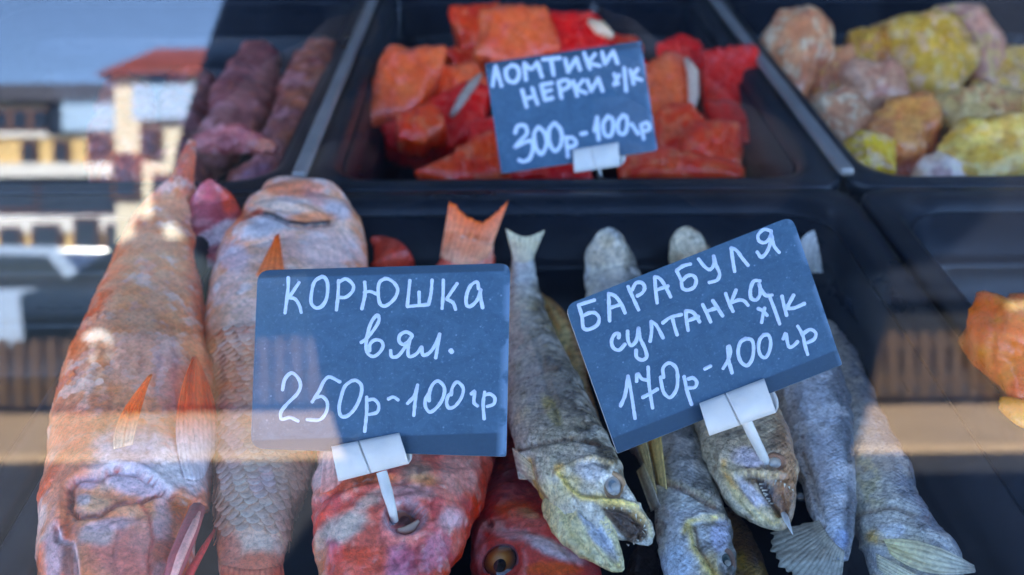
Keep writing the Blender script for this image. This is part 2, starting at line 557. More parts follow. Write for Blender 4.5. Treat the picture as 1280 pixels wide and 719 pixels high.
house(rx(162), rx(300), -DH + 0.8, 8, [(rz(320), M_cream, 0), (rz(105), M_cream, 0.02)], rz(104), rz(56), M_roof,
      'cream house with red roof and a blue white banner mirrored in the glass',
      [(rx(175), rz(225), 0.5, 1.0), (rx(225), rz(112), 0.7, 0.5), (rx(230), rz(250), 0.8, 1.0), (rx(205), rz(185), 0.35, 0.6), (rx(262), rz(190), 0.4, 0.6), (rx(200), rz(300), 0.5, 0.9)],
      [(rx(232), rz(137), rx(278) - rx(188), rz(116) - rz(158), M_banner)])
house(rx(304), rx(620), -DH - 1, 8, [(rz(320), M_frame, 0), (rz(120), M_cream, 0.0)], rz(119), rz(84), M_roof,
      'long low cream house with red roof next to the banner house',
      [(rx(p), rz(200), 0.9, 1.0) for p in (340, 400, 460, 520, 580)])
house(rx(1000), rx(1700), -DH - 1, 8, [(rz(330), M_yellow, 0), (rz(150), M_cream, 0.0)], rz(150), rz(100), M_slate,
      'cream house with grey roof behind the dark blue box truck', [(rx(p), rz(230), 0.9, 1.0) for p in (1100, 1200, 1300, 1450, 1550)])

# parked vehicles beyond the fence
M_tyre = plain_mat('tyre_rubber', (28, 28, 30), 0.8)
M_glassd = plain_mat('car_window', (30, 38, 48), 0.06)
def extrude_profile(pts, y0, y1):
    n = len(pts)
    V = [(x, y0, z) for x, z in pts] + [(x, y1, z) for x, z in pts]
    F = [tuple(range(n)), tuple(range(2 * n - 1, n - 1, -1))]
    F += [(i, (i + 1) % n + 0, (i + 1) % n + n, i + n) for i in range(n)]
    return V, F
def wheel(root, x, y, r):
    a = [2 * math.pi * k / 20 for k in range(20)]
    V = [(x + r * math.cos(t), yy, r + r * math.sin(t)) for yy in (y - 0.1, y + 0.1) for t in a]
    F = [tuple(range(20)), tuple(range(39, 19, -1))] + [(k, (k + 1) % 20, (k + 1) % 20 + 20, k + 20) for k in range(20)]
    t = mk('wheel', V, F, M_tyre, root, smooth=False)
    V = [(x + 0.6 * r * math.cos(q), yy, r + 0.6 * r * math.sin(q)) for yy in (y - 0.11, y + 0.11) for q in a]
    mk('rim', V, F, M_white, t, smooth=False)
def vehicle(x, y, body, cab, mat, label, cat, L, name):
    root = empty(name, (x, y, 0), label, cat)
    V, F = extrude_profile([(x + a, b) for a, b in body], y - 0.85, y + 0.85)
    bevel(mk('body', V, F, mat, root, smooth=False), 0.06, 3)
    for a in cab:
        V, F = extrude_profile([(x + p, q) for p, q in a], y - 0.865, y + 0.865)
        mk('window', V, F, M_glassd, root, smooth=False)
    for wx in (-L * 0.32, L * 0.32):
        for wy in (-0.78, 0.78):
            wheel(root, x + wx, y + wy, 0.31)
    return root
car_body = [(-2.1, 0.25), (2.1, 0.25), (2.15, 0.75), (1.2, 0.9), (0.75, 1.42), (-1.0, 1.45), (-1.75, 0.95), (-2.15, 0.85)]
car_win = [[(1.02, 0.94), (0.66, 1.36), (0.0, 1.38), (0.0, 0.94)], [(-0.08, 0.94), (-0.08, 1.38), (-0.9, 1.38), (-1.5, 0.96)]]
M_pale = plain_mat('pale_blue_paint', (176, 196, 222), 0.2, 0.04, 2)
M_black = plain_mat('black_green_paint', (18, 26, 26), 0.2, 0.1, 2)
M_van = plain_mat('dark_blue_paint', (10, 16, 30), 0.6, 0.1, 2)
vehicle(refl(35, 380, ydist=13).x, -13, car_body, car_win, M_pale, 'pale blue parked car mirrored beyond the picket fence', 'car', 4.2, 'parked_car')
vehicle(refl(300, 380, ydist=11.2).x, -11.2, car_body, car_win, M_black, 'black parked car mirrored beyond the picket fence', 'car', 4.2, 'parked_car')
tx0, tx1 = refl(820, 250, ydist=9.2).x, refl(1310, 250, ydist=9.2).x  # truck added so that this side of the reflection stays dark
ttop = refl(1000, -12, ydist=9.2).z
truck = empty('added_box_truck', ((tx0 + tx1) / 2, -11.5, 0), 'tall dark blue box truck added beyond the fence to darken the reflection', 'truck')
v, f = box_vf(tx0, tx1, -14.6, -9.2, 0.75, ttop)
bevel(mk('cargo_box', v, f, M_van, truck, smooth=False), 0.05)
v, f = box_vf(tx0 + 0.15, tx1 - 0.15, -16.4, -14.65, 0.7, 2.5)
bevel(mk('cab', v, f, M_van, truck, smooth=False), 0.1)
v, f = box_vf(tx0 + 0.3, tx1 - 0.3, -16.0, -9.4, 0.45, 0.74)
mk('chassis', v, f, M_tyre, truck, smooth=False)
for k in (0, 1):
    xm = (tx0 + tx1) / 2
    v, f = box_vf(min(xm + 0.02, xm + (2 * k - 1) * 1.25), max(xm + 0.02, xm + (2 * k - 1) * 1.25), -9.195, -9.17, 0.95, ttop - 0.15) if k else box_vf(xm - 1.25, xm - 0.02, -9.195, -9.17, 0.95, ttop - 0.15)
    mk('rear_door', v, f, M_van, truck, smooth=False)
for wy in (-10.4, -15.4):
    for wx in (tx0 + 0.3, tx1 - 0.3):
        v, f = box_vf(wx - 0.14, wx + 0.14, wy - 0.45, wy + 0.45, 0.0, 0.9)
        o = mk('wheel', v, f, M_tyre, truck, smooth=False)
        bevel(o, 0.14, 6)

# the photographer, whose dark jacket blots out the middle of the reflection
def person():
    root = empty('person', (0.078, -0.42, 0), 'photographer in dark navy jacket holding up a phone in front of the counter', 'person')
    pts, rads, edges = [], [], []
    def add(p, r, par=None):
        pts.append(p); rads.append(r)
        if par is not None:
            edges.append((par, len(pts) - 1))
        return len(pts) - 1
    pel = add((0, 0, 0.95), (0.25, 0.15))
    w = add((0, 0, 1.10), (0.27, 0.15), pel)
    ch = add((0, 0, 1.30), (0.25, 0.15), w)
    nk0 = add((0, 0, 1.44), (0.17, 0.12), ch)
    nk = add((0, 0.02, 1.52), (0.058, 0.058), nk0)
    h1 = add((0, 0.03, 1.62), (0.075, 0.09), nk)
    h2 = add((0, 0.03, 1.72), (0.075, 0.09), h1)
    add((0, 0.02, 1.78), (0.05, 0.06), h2)
    add((0, 0.135, 1.635), (0.012, 0.014), h1)
    hands = []
    for s in (-1, 1):
        sh = add((s * 0.20, 0, 1.36), (0.085, 0.085), nk0)
        el = add((s * 0.27, 0.0, 1.14), (0.085, 0.085), sh)
        wr = add((s * 0.13 - 0.085, 0.27, 1.15), (0.034, 0.034), el)
        pa = add((s * 0.085 - 0.085, 0.325, 1.165), (0.022, 0.034), wr)
        hands.append((s, wr, pa))
        for k in range(4):
            b = add((s * 0.075 - 0.085, 0.335, 1.195 - k * 0.018), 0.009, pa)
            m = add((s * 0.062 - 0.085, 0.365, 1.197 - k * 0.018), 0.0085, b)
            add((s * 0.046 - 0.085, 0.372 + 0.002 * (k % 2), 1.196 - k * 0.018), 0.007, m)
        t = add((s * 0.075 - 0.085, 0.318, 1.20), 0.010, pa)
        add((s * 0.05 - 0.085, 0.325, 1.215), 0.008, t)
        hip = add((s * 0.09, 0, 0.86), (0.095, 0.10), pel)
        kn = add((s * 0.10, 0.02, 0.48), (0.062, 0.065), hip)
        an = add((s * 0.11, -0.02, 0.09), (0.042, 0.045), kn)
        add((s * 0.12, 0.13, 0.04), (0.04, 0.035), an)
    me = bpy.data.meshes.new('body')
    me.from_pydata(pts, edges, [])
    o = bpy.data.objects.new('body', me)
    COL.objects.link(o)
    o.parent = root
    sk = o.modifiers.new('skin', 'SKIN')
    sk.use_smooth_shade = True
    o.modifiers.new('sub', 'SUBSURF').levels = 2
    for i, r in enumerate(rads):
        me.skin_vertices[0].data[i].radius = r if isinstance(r, tuple) else (r, r)
    me.skin_vertices[0].data[0].use_root = True
    m, nt, b = new_mat('navy_jacket_and_skin')
    tc = node(nt, 'ShaderNodeTexCoord')
    sp = node(nt, 'ShaderNodeSeparateXYZ')
    nt.links.new(tc.outputs['Object'], sp.inputs[0])
    c = ramp(nt, sp.outputs[2], [(0.0, (0.02, 0.022, 0.028)), (0.9, (0.02, 0.022, 0.028))])
    nt.links.new(mixc(nt, 0.0, c, (0.02, 0.05, 0.13)), b.inputs['Base Color'])
    mth = node(nt, 'ShaderNodeMath', operation='GREATER_THAN')
    nt.links.new(sp.outputs[1], mth.inputs[0])
    mth.inputs[1].default_value = 0.275
    hd = node(nt, 'ShaderNodeMath', operation='GREATER_THAN')
    nt.links.new(sp.outputs[2], hd.inputs[0])
    hd.inputs[1].default_value = 1.50
    mxm = node(nt, 'ShaderNodeMath', operation='MAXIMUM')
    nt.links.new(mth.outputs[0], mxm.inputs[0])
    nt.links.new(hd.outputs[0], mxm.inputs[1])
    nt.links.new(mixc(nt, mxm.outputs[0], (0.010, 0.024, 0.06), (0.45, 0.27, 0.2)), b.inputs['Base Color'])
    b.inputs['Roughness'].default_value = 0.7
    me.materials.append(m)
    me2 = bpy.data.meshes.new('hair')
    bm = bmesh.new()
    bmesh.ops.create_icosphere(bm, subdivisions=3, radius=0.1)
    for q in bm.verts:
        q.co = Vector((q.co.x * 0.88, q.co.y * 1.05 - (0.02 if q.co.z < 0.03 else 0), q.co.z * 0.95)) + Vector((0, 0.015, 1.725))
        if q.co.z < 1.69 and q.co.y > 0.02:
            q.co.y = 0.02
    bm.to_mesh(me2)
    bm.free()
    hr = bpy.data.objects.new('hair', me2)
    COL.objects.link(hr)
    hr.parent = root
    me2.materials.append(plain_mat('dark_hair', (40, 30, 26), 0.6))
    for s in (-1, 1):
        v, f = box_vf(0.078 + s * 0.03 - 0.012, 0.078 + s * 0.03 + 0.012, -0.42 + 0.112, -0.42 + 0.122, 1.652, 1.664)
        mk('eye', v, f, M_white, root)
    return root
person()
ph = mk('mobile_phone', *box_vf(-0.042, 0.042, -0.052, -0.043, CAMZ - 0.045, CAMZ + 0.035), plain_mat('phone_case', (24, 26, 30), 0.3), smooth=False, loc=(0, -0.05, CAMZ))
bevel(ph, 0.004)
ph['label'], ph['category'] = 'black phone held sideways by the photographer in front of the counter', 'phone'

# ------------------------------------------------------------------ price boards
M_letter = plain_mat('chalk_marker', (200, 214, 236), 0.75, 0.08, 900)
M_clip = plain_mat('white_plastic', (216, 212, 206), 0.4, 0.05, 120, 0.1, 400)
M_edge = plain_mat('board_edge', (176, 172, 170), 0.7, 0.1, 200)

def board_mat(name, bx, by, u0, u1, v0, v1):
    """slate with wiped chalk haze inside a border band; local x,y are measured along the board (metres)"""
    m, nt, b = new_mat(name)
    uvn = node(nt, 'ShaderNodeTexCoord')
    sp = node(nt, 'ShaderNodeSeparateXYZ')
    nt.links.new(uvn.outputs['UV'], sp.inputs[0])
    def band(out, a, bb, w=0.008):
        r = nt.nodes.new('ShaderNodeMapRange')
        r.interpolation_type = 'SMOOTHSTEP'
        nt.links.new(out, r.inputs[0])
        r.inputs[1].default_value, r.inputs[2].default_value = a - w, a + w
        r2 = nt.nodes.new('ShaderNodeMapRange')
        r2.interpolation_type = 'SMOOTHSTEP'
        nt.links.new(out, r2.inputs[0])
        r2.inputs[1].default_value, r2.inputs[2].default_value = bb + w, bb - w
        mm = node(nt, 'ShaderNodeMath', operation='MULTIPLY')
        nt.links.new(r.outputs[0], mm.inputs[0])
        nt.links.new(r2.outputs[0], mm.inputs[1])
        return mm.outputs[0]
    a = band(sp.outputs[0], u0, u1)
    c = band(sp.outputs[1], v0, v1)
    ins = node(nt, 'ShaderNodeMath', operation='MULTIPLY')
    nt.links.new(a, ins.inputs[0])
    nt.links.new(c, ins.inputs[1])
    nz = node(nt, 'ShaderNodeTexNoise', Scale=6.0, Detail=10.0, Roughness=0.75, Distortion=1.6)
    nt.links.new(uvn.outputs['UV'], nz.inputs['Vector'])
    n2 = node(nt, 'ShaderNodeTexNoise', Scale=48.0, Detail=5.0, Roughness=0.7)
    nt.links.new(uvn.outputs['UV'], n2.inputs['Vector'])
    slate = ramp(nt, n2.outputs[0], [(0.3, (0.020, 0.054, 0.098)), (0.75, (0.028, 0.068, 0.118))])
    haze = ramp(nt, nz.outputs[0], [(0.3, (0.027, 0.078, 0.142)), (0.72, (0.062, 0.140, 0.232))])
    sp2 = ramp(nt, n2.outputs[0], [(0.57, (0, 0, 0)), (0.74, (1, 1, 1))])
    haze = mixc(nt, sp2, haze, (0.14, 0.24, 0.36))
    vo = node(nt, 'ShaderNodeTexVoronoi', Scale=13.0, Randomness=1.0)
    nt.links.new(uvn.outputs['UV'], vo.inputs['Vector'])
    dots = ramp(nt, vo.outputs['Distance'], [(0.05, (0.75, 0.75, 0.75)), (0.09, (0, 0, 0))])
    haze = mixc(nt, dots, haze, (0.20, 0.30, 0.42))
    bc = mixc(nt, ins.outputs[0], slate, haze)
    er = nt.nodes.new('ShaderNodeMapRange')
    nt.links.new(sp.outputs[0], er.inputs[0])
    er.inputs[1].default_value, er.inputs[2].default_value = 1.36, 1.40
    n4 = node(nt, 'ShaderNodeTexNoise', Scale=7.0, Detail=4.0)
    nt.links.new(uvn.outputs['UV'], n4.inputs['Vector'])
    chip = node(nt, 'ShaderNodeMath', operation='MULTIPLY')
    nt.links.new(er.outputs[0], chip.inputs[0])
    nt.links.new(ramp(nt, n4.outputs[0], [(0.42, (0, 0, 0)), (0.5, (1, 1, 1))]), chip.inputs[1])
    nt.links.new(mixc(nt, chip.outputs[0], bc, (0.15, 0.25, 0.38)), b.inputs['Base Color'])
    b.inputs['Roughness'].default_value = 0.55
    bp = node(nt, 'ShaderNodeBump', Strength=0.15, Distance=0.0004)
    nt.links.new(n2.outputs[0], bp.inputs['Height'])
    nt.links.new(bp.outputs[0], b.inputs['Normal'])
    return m

def rounded_outline(corners, radii, n=6):
    """corner list in pixels (clockwise in the picture) -> rounded outline"""
    out = []
    k = len(corners)
    for i in range(k):
        p, a, b = (np.array(corners[j % k], float) for j in (i, i - 1, i + 1))
        r = radii[i]
        if r < 0.5:
            out.append(tuple(p))
            continue
        pa = p + (a - p) / np.linalg.norm(a - p) * r
        pb = p + (b - p) / np.linalg.norm(b - p) * r
        for t in np.linspace(0, 1, n):
            out.append(tuple((1 - t)**2 * pa + 2 * t * (1 - t) * p + t * t * pb))
    return out

def price_board(label, corners, radii, depth, lean, turn, strokes, swidth, inner, clip, stick, letter_h=0.0):
    cx, cy = np.mean(corners, axis=0)
    p0 = at_depth(cx, cy, depth)
    n = -FWD
    n = Matrix.Rotation(lean, 3, RGT) @ n
    n = Matrix.Rotation(turn, 3, UPV) @ n
    P = lambda x, y, h=0.0: on_plane(x, y, p0 + n * h, n)
    root = empty('price_board', P(*stick[-1][:2]) if False else p0, label, 'price tag', 'chalk price boards on sticks')
    out = rounded_outline(corners, radii)
    front = [P(x, y) for x, y in out]
    back = [q - n * 0.0016 for q in front]
    k = len(out)
    c = np.array(corners, float)
    ex, ey = c[1] - c[0], c[3] - c[0]
    L = np.linalg.norm(ex)
    def uvof(x, y):
        q = np.array((x, y)) - c[0]
        s = np.linalg.solve(np.array([ex, ey]).T, q)
        return (s[0] * 1.4, s[1])
    mat = board_mat('chalkboard', 1, 1, *inner)
    uv = [uvof(*q) for q in out] * 2
    F = [tuple(range(k - 1, -1, -1)), tuple(range(k, 2 * k))] + [(i, (i + 1) % k, (i + 1) % k + k, i + k) for i in range(k)]
    o = mk('board', front + back, F, mat, root, smooth=False, uv=uv)
    o.data.materials.append(M_edge)
    for p in o.data.polygons[2:]:
        p.material_index = 1
    # hand lettering: ribbons a hair above the slate
    V, FF = [], []
    for sx, sy, st, wk in strokes:
        pts = [(sx + a / 7.9875, sy + b / 7.9875) for a, b in st] if sx is not None else st
        m = max(6, int(sum(math.hypot(b[0] - a[0], b[1] - a[1]) for a, b in zip(pts[:-1], pts[1:])) / 1.6))
        C = catmull(pts, m)
        tg = np.gradient(C, axis=0)
        tg /= np.maximum(np.linalg.norm(tg, axis=1), 1e-6)[:, None]
        nr = np.c_[-tg[:, 1], tg[:, 0]]
        w0 = swidth * wk / 2
        wob = 1 + 0.13 * vnoise(np.c_[C * 0.23, np.zeros(m)], 3) + 0.08 * vnoise(np.c_[C * 0.9, np.zeros(m)], 5)
        ww = w0 * wob
        # round ends
        C = np.vstack([C[0] - tg[0] * w0 * 0.8, C[0] - tg[0] * w0 * 0.45, C, C[-1] + tg[-1] * w0 * 0.45, C[-1] + tg[-1] * w0 * 0.8])
        nr = np.vstack([nr[0], nr[0], nr, nr[-1], nr[-1]])
        ww = np.r_[w0 * 0.35, w0 * 0.85, ww, w0 * 0.85, w0 * 0.35]
        b0 = len(V)
        for q, a, w in zip(C, nr, ww):
            V += [P(*(q + a * w), 0.0001), P(*(q + a * w * 0.55), 0.0003), P(*(q - a * w * 0.55), 0.0003), P(*(q - a * w), 0.0001)]
        for i in range(len(C) - 1):
            for e in range(3):
                FF.append((b0 + 4 * i + e, b0 + 4 * i + e + 1, b0 + 4 * i + e + 5, b0 + 4 * i + e + 4))
    mk('lettering', V, FF, M_letter, root)
    # folded plastic clip gripping the lower edge
    a, b_, c_, d_ = (np.array(q, float) for q in clip)        # TL TR BR BL
    V, FF = [], []
    NU, NV = 70, 10
    for i in range(NU + 1):
        for j in range(NV + 1):
            u, w = i / NU, j / NV
            q = (a * (1 - u) + b_ * u) * (1 - w) + (d_ * (1 - u) + c_ * u) * w
            h = 0.0009 + 0.0022 * math.sin(math.pi * w) ** 0.7 - 0.0016 * math.exp(-((u - 0.40 - 0.06 * w) / 0.009) ** 2) + 0.0003 * math.sin(u * 9 + w * 4)
            V.append(P(q[0], q[1], h))
    for i in range(NU):
        for j in range(NV):
            k0 = i * (NV + 1) + j
            FF.append((k0, k0 + 1, k0 + NV + 2, k0 + NV + 1))
    nf = len(V)
    for i in range(NU + 1):
        for w in (0.0, 1.0):
            u = i / NU
            q = (a * (1 - u) + b_ * u) * (1 - w) + (d_ * (1 - u) + c_ * u) * w
            V.append(P(q[0], q[1], -0.0024))
    for i in range(NU):
        k0, k1 = nf + 2 * i, i * (NV + 1)
        FF.append((k1, k1 + NV + 1, k0 + 2, k0))
        FF.append((k1 + NV, k0 + 1, k0 + 3, k1 + 2 * NV + 1))
        FF.append((k0, k0 + 2, k0 + 3, k0 + 1))
    cl = mk('clip', V, FF, M_clip, root)
    sd = cl.modifiers.new('thick', 'SOLIDIFY')
    sd.thickness = 0.0005
    # the fold of the back sheet showing past the open end
    e = (b_ - a) / np.linalg.norm(b_ - a)
    dn = (c_ - b_)
    V2 = []
    for w in np.linspace(0.25, 1.0, 7):
        q = b_ + dn * w
        bulge = 9.0 * math.sin(math.pi * (w - 0.25) / 0.75) ** 0.6
        for t in (-0.3, 0.5, 1.0):
            V2.append(P(*(q + e * bulge * t * 0.9), -0.0028 + 0.0008 * t))
    F2 = [(i * 3 + j, i * 3 + j + 1, i * 3 + j + 4, i * 3 + j + 3) for i in range(6) for j in range(2)]
    fo = mk('clip_fold', V2, F2, M_clip, root)
    fo.modifiers.new('thick', 'SOLIDIFY').thickness = 0.0006
    # the spike
    V, FF = [], []
    S = []
    for x, y, r, q in stick:
        c3 = P(x, y, -0.0012) if q is None else q
        S.append((c3, r * depth_of(c3) / FPX))
    for i, (c3, r) in enumerate(S):
        tdir = (S[min(i + 1, len(S) - 1)][0] - S[max(i - 1, 0)][0]).normalized()
        e1 = tdir.cross(n).normalized()
        e2 = tdir.cross(e1)
        for k2 in range(10):
            t = 2 * math.pi * k2 / 10
            V.append(c3 + (e1 * math.cos(t) + e2 * math.sin(t) * 0.8) * r)
    for i in range(len(S) - 1):
        for k2 in range(10):
            FF.append((i * 10 + k2, i * 10 + (k2 + 1) % 10, i * 10 + 10 + (k2 + 1) % 10, i * 10 + 10 + k2))
    FF.append(tuple(range(len(V) - 10, len(V))))
    mk('stick', V, FF, M_clip, root)
    return root, P

def S(ox, oy, *sts, w=1.0):
    return [(ox, oy, s, w) for s in sts]

T1 = (S(340, 330, [(163, 135), (160, 250), (130, 490)], [(270, 185), (180, 320)], [(165, 335), (230, 350), (275, 420), (292, 485)],
        [(500, 125), (430, 170), (400, 260), (392, 390), (440, 440), (500, 420), (545, 340), (555, 200), (530, 140), (495, 125)],
        [(665, 165), (660, 300), (643, 460)], [(668, 180), (740, 150), (810, 210), (805, 270), (740, 330), (670, 335)],
        [(925, 180), (930, 290), (897, 450)], [(920, 285), (980, 275), (1045, 300)],
        [(1130, 145), (1075, 180), (1060, 280), (1080, 400), (1130, 420), (1220, 350), (1255, 260), (1220, 190), (1160, 150), (1120, 148)])
      + S(480, 330, [(258, 165), (245, 300), (232, 420)], [(232, 425), (445, 405)], [(445, 405), (470, 290), (480, 160)], [(350, 280), (352, 400)],
          [(592, 160), (590, 300), (580, 445)], [(730, 195), (625, 350)], [(625, 350), (690, 390), (715, 455)],
          [(945, 250), (930, 180), (870, 210), (825, 310), (825, 410), (860, 425), (930, 360), (965, 255)], [(965, 255), (965, 330), (985, 440)])
      + S(430, 380, [(170, 385), (220, 350), (310, 240), (350, 160), (335, 110), (280, 170), (240, 280), (220, 400), (235, 490), (290, 525), (350, 490), (390, 420), (370, 370), (310, 360), (260, 400), (255, 470)],
          [(465, 465), (475, 525), (530, 525), (590, 460), (660, 350), (680, 315), (620, 280), (560, 310), (550, 370), (590, 405), (640, 380)],
          [(660, 350), (640, 460), (650, 525), (720, 500), (775, 430)], [(775, 430), (790, 510), (850, 490), (910, 410), (955, 300)], [(955, 300), (940, 400), (915, 540)])
      + S(430, 380, [(1066, 465), (1076, 478)], w=1.5)
      + S(340, 450, [(105, 300), (130, 190), (195, 130), (260, 180), (285, 260), (250, 340), (160, 430), (90, 520), (95, 590), (180, 575), (260, 610)],
          [(680, 220), (570, 170), (520, 210), (470, 310), (400, 420)], [(440, 375), (500, 365), (550, 420), (545, 510), (480, 595), (350, 595)],
          [(800, 205), (730, 260), (690, 370), (670, 480), (690, 560), (750, 560), (830, 480), (890, 340), (890, 250), (840, 205), (790, 210)],
          [(945, 370), (945, 520), (925, 715)], [(960, 400), (1020, 395), (1065, 450), (1050, 520), (970, 545)], [(1160, 390), (1210, 370), (1260, 400)])
      + S(480, 450, [(235, 435), (300, 360), (335, 250)], [(335, 250), (315, 380), (297, 555)],
          [(450, 410), (455, 320), (490, 240), (540, 210), (600, 270), (595, 360), (540, 460), (460, 520), (415, 470), (415, 390), (445, 340)],
          [(670, 350), (685, 270), (730, 220), (790, 280), (775, 370), (710, 460), (650, 480), (625, 430), (640, 360), (675, 330)],
          [(870, 340), (905, 310), (900, 380), (900, 430), (935, 460)], [(1005, 320), (990, 440), (1000, 590)], [(1010, 350), (1060, 340), (1105, 380), (1095, 440), (1030, 465)]))
T2 = (S(710, 340, [(265, 280), (105, 330)], [(105, 330), (140, 450), (155, 560), (200, 575), (290, 530), (310, 460), (270, 410), (210, 410), (150, 440)],
        [(415, 490), (410, 350), (405, 215)], [(405, 215), (470, 240), (530, 320), (570, 410)], [(410, 360), (510, 330)],
        [(600, 145), (650, 260), (705, 380)], [(640, 180), (680, 110), (740, 110), (765, 160), (740, 210), (690, 240)],
        [(890, 310), (875, 180), (865, 50)], [(865, 50), (910, 60), (970, 140), (1025, 250)], [(880, 180), (1000, 140)])
      + S(840, 270, [(185, 480), (110, 500), (45, 545)], [(45, 545), (90, 640), (105, 719), (150, 740), (220, 710), (240, 640), (210, 595), (150, 600), (110, 640)],
          [(265, 430), (330, 510), (380, 535), (420, 480), (415, 400)], [(415, 400), (440, 490), (475, 580), (450, 640), (370, 665)],
          [(625, 555), (605, 430), (590, 320)], [(590, 320), (640, 340), (700, 420), (760, 495)],
          [(990, 150), (920, 135), (860, 190), (870, 250), (930, 265), (985, 200), (990, 150)], [(990, 150), (985, 260), (940, 370), (890, 410), (850, 360)], [(995, 200), (1020, 300), (1070, 365)])
      + S(750, 370, [(185, 420), (190, 380), (150, 380), (115, 450), (135, 520), (190, 540), (250, 480)],
          [(275, 350), (280, 440), (310, 495), (360, 450), (385, 320)], [(385, 320), (400, 420), (450, 530), (465, 610), (420, 640), (365, 610), (360, 540)],
          [(500, 455), (515, 350), (510, 255)], [(510, 255), (560, 290), (630, 420)], [(625, 270), (700, 215), (815, 185)], [(725, 230), (745, 310), (770, 390)],
          [(880, 345), (865, 250), (855, 150)], [(855, 150), (920, 160), (960, 200), (995, 260)], [(870, 250), (985, 205)],
          [(1025, 85), (1070, 180), (1105, 260)], [(1125, 45), (1180, 130), (1225, 200)], [(1075, 150), (1165, 120)])
      + S(870, 340, [(295, 215), (330, 310), (370, 395)], [(400, 180), (355, 290)], [(350, 310), (430, 280), (480, 290), (520, 335)],
          [(640, 90), (580, 90), (545, 170), (550, 260), (600, 280), (640, 220), (630, 120)], [(630, 120), (660, 190), (700, 235), (760, 230)],
          [(620, 365), (670, 390), (710, 435)], [(685, 360), (670, 420), (655, 505)], [(740, 260), (790, 390), (835, 520)],
          [(858, 240), (880, 340), (905, 435)], [(975, 230), (910, 350)], [(910, 365), (980, 360), (1085, 315)])
      + S(760, 440, [(125, 540), (170, 430), (200, 240)], [(200, 240), (230, 400), (270, 665)], [(285, 295), (295, 220), (340, 270), (390, 280)], [(400, 150), (410, 330), (445, 560)], [(345, 455), (430, 410), (495, 370)],
          [(555, 255), (550, 160), (610, 110), (680, 160), (695, 280), (680, 380), (620, 455), (560, 410), (530, 300), (525, 250)],
          [(760, 245), (790, 390), (835, 525)], [(800, 270), (850, 260), (885, 300), (870, 350), (800, 360)], [(965, 170), (1025, 140)])
      + S(880, 390, [(190, 565), (235, 490), (265, 400), (250, 340)], [(240, 345), (245, 470), (280, 610)],
          [(420, 265), (365, 300), (340, 400), (370, 500), (430, 535), (480, 470), (495, 350), (475, 280), (410, 265)],
          [(600, 225), (555, 280), (545, 370), (570, 440), (615, 455), (655, 380), (665, 290), (640, 230), (595, 230)],
          [(790, 270), (815, 215), (830, 290), (850, 350), (890, 340), (935, 295)], [(935, 140), (985, 230), (1010, 340), (1035, 425)], [(985, 220), (1060, 175), (1115, 210), (1100, 270), (1035, 305)]))
T3 = (S(600, 50, [(125, 460), (155, 260)], [(155, 260), (215, 460)], [(320, 250), (260, 300), (280, 400), (350, 420), (390, 350), (370, 270), (310, 250)],
        [(460, 400), (440, 230)], [(440, 230), (510, 290), (570, 220)], [(570, 220), (620, 370)], [(625, 195), (800, 180)], [(710, 200), (735, 350)],
        [(850, 190), (880, 320)], [(880, 320), (960, 180)], [(960, 180), (1000, 300)], [(420, 500), (465, 670)], [(520, 480), (575, 640)], [(450, 590), (550, 560)],
        [(720, 430), (610, 450)], [(610, 450), (650, 600)], [(650, 600), (725, 580)], [(640, 520), (710, 500)], [(780, 420), (815, 580)], [(780, 420), (870, 400), (890, 460), (800, 510)],
        [(930, 410), (970, 560)], [(1030, 400), (955, 490)], [(955, 490), (1060, 530)], [(1070, 400), (1110, 510)], [(1110, 510), (1180, 380)], [(1180, 380), (1225, 510)])
      + S(680, 50, [(400, 130), (460, 290)], [(510, 140), (440, 230)], [(440, 230), (560, 260)], [(580, 120), (610, 240)], [(610, 240), (690, 110)], [(690, 110), (735, 235)],
          [(700, 340), (740, 440)], [(750, 350), (700, 450)], [(800, 280), (820, 510)], [(860, 300), (895, 440)], [(935, 290), (880, 370)], [(880, 370), (975, 400)])
      + S(630, 130, [(110, 290), (140, 220), (210, 220), (230, 290), (180, 350), (110, 430)], [(110, 430), (190, 390), (270, 370), (290, 450), (250, 550), (190, 575), (150, 560)],
          [(340, 230), (300, 300), (320, 430), (370, 500), (420, 420), (410, 300), (350, 230)], [(500, 190), (450, 260), (460, 400), (510, 470), (570, 400), (570, 270), (510, 190)],
          [(620, 330), (640, 530)], [(620, 340), (690, 340), (720, 400), (640, 440)], [(770, 300), (820, 290)], [(905, 270), (930, 130)], [(930, 130), (945, 360)],
          [(1040, 120), (990, 200), (1010, 310), (1060, 320), (1090, 240), (1080, 150), (1030, 120)], [(1190, 110), (1140, 180), (1150, 290), (1200, 300), (1230, 220), (1220, 130), (1180, 110)],
          [(1272, 200), (1300, 240), (1340, 300)], [(1366, 210), (1395, 350)], [(1366, 210), (1430, 190), (1450, 250), (1380, 275)]))

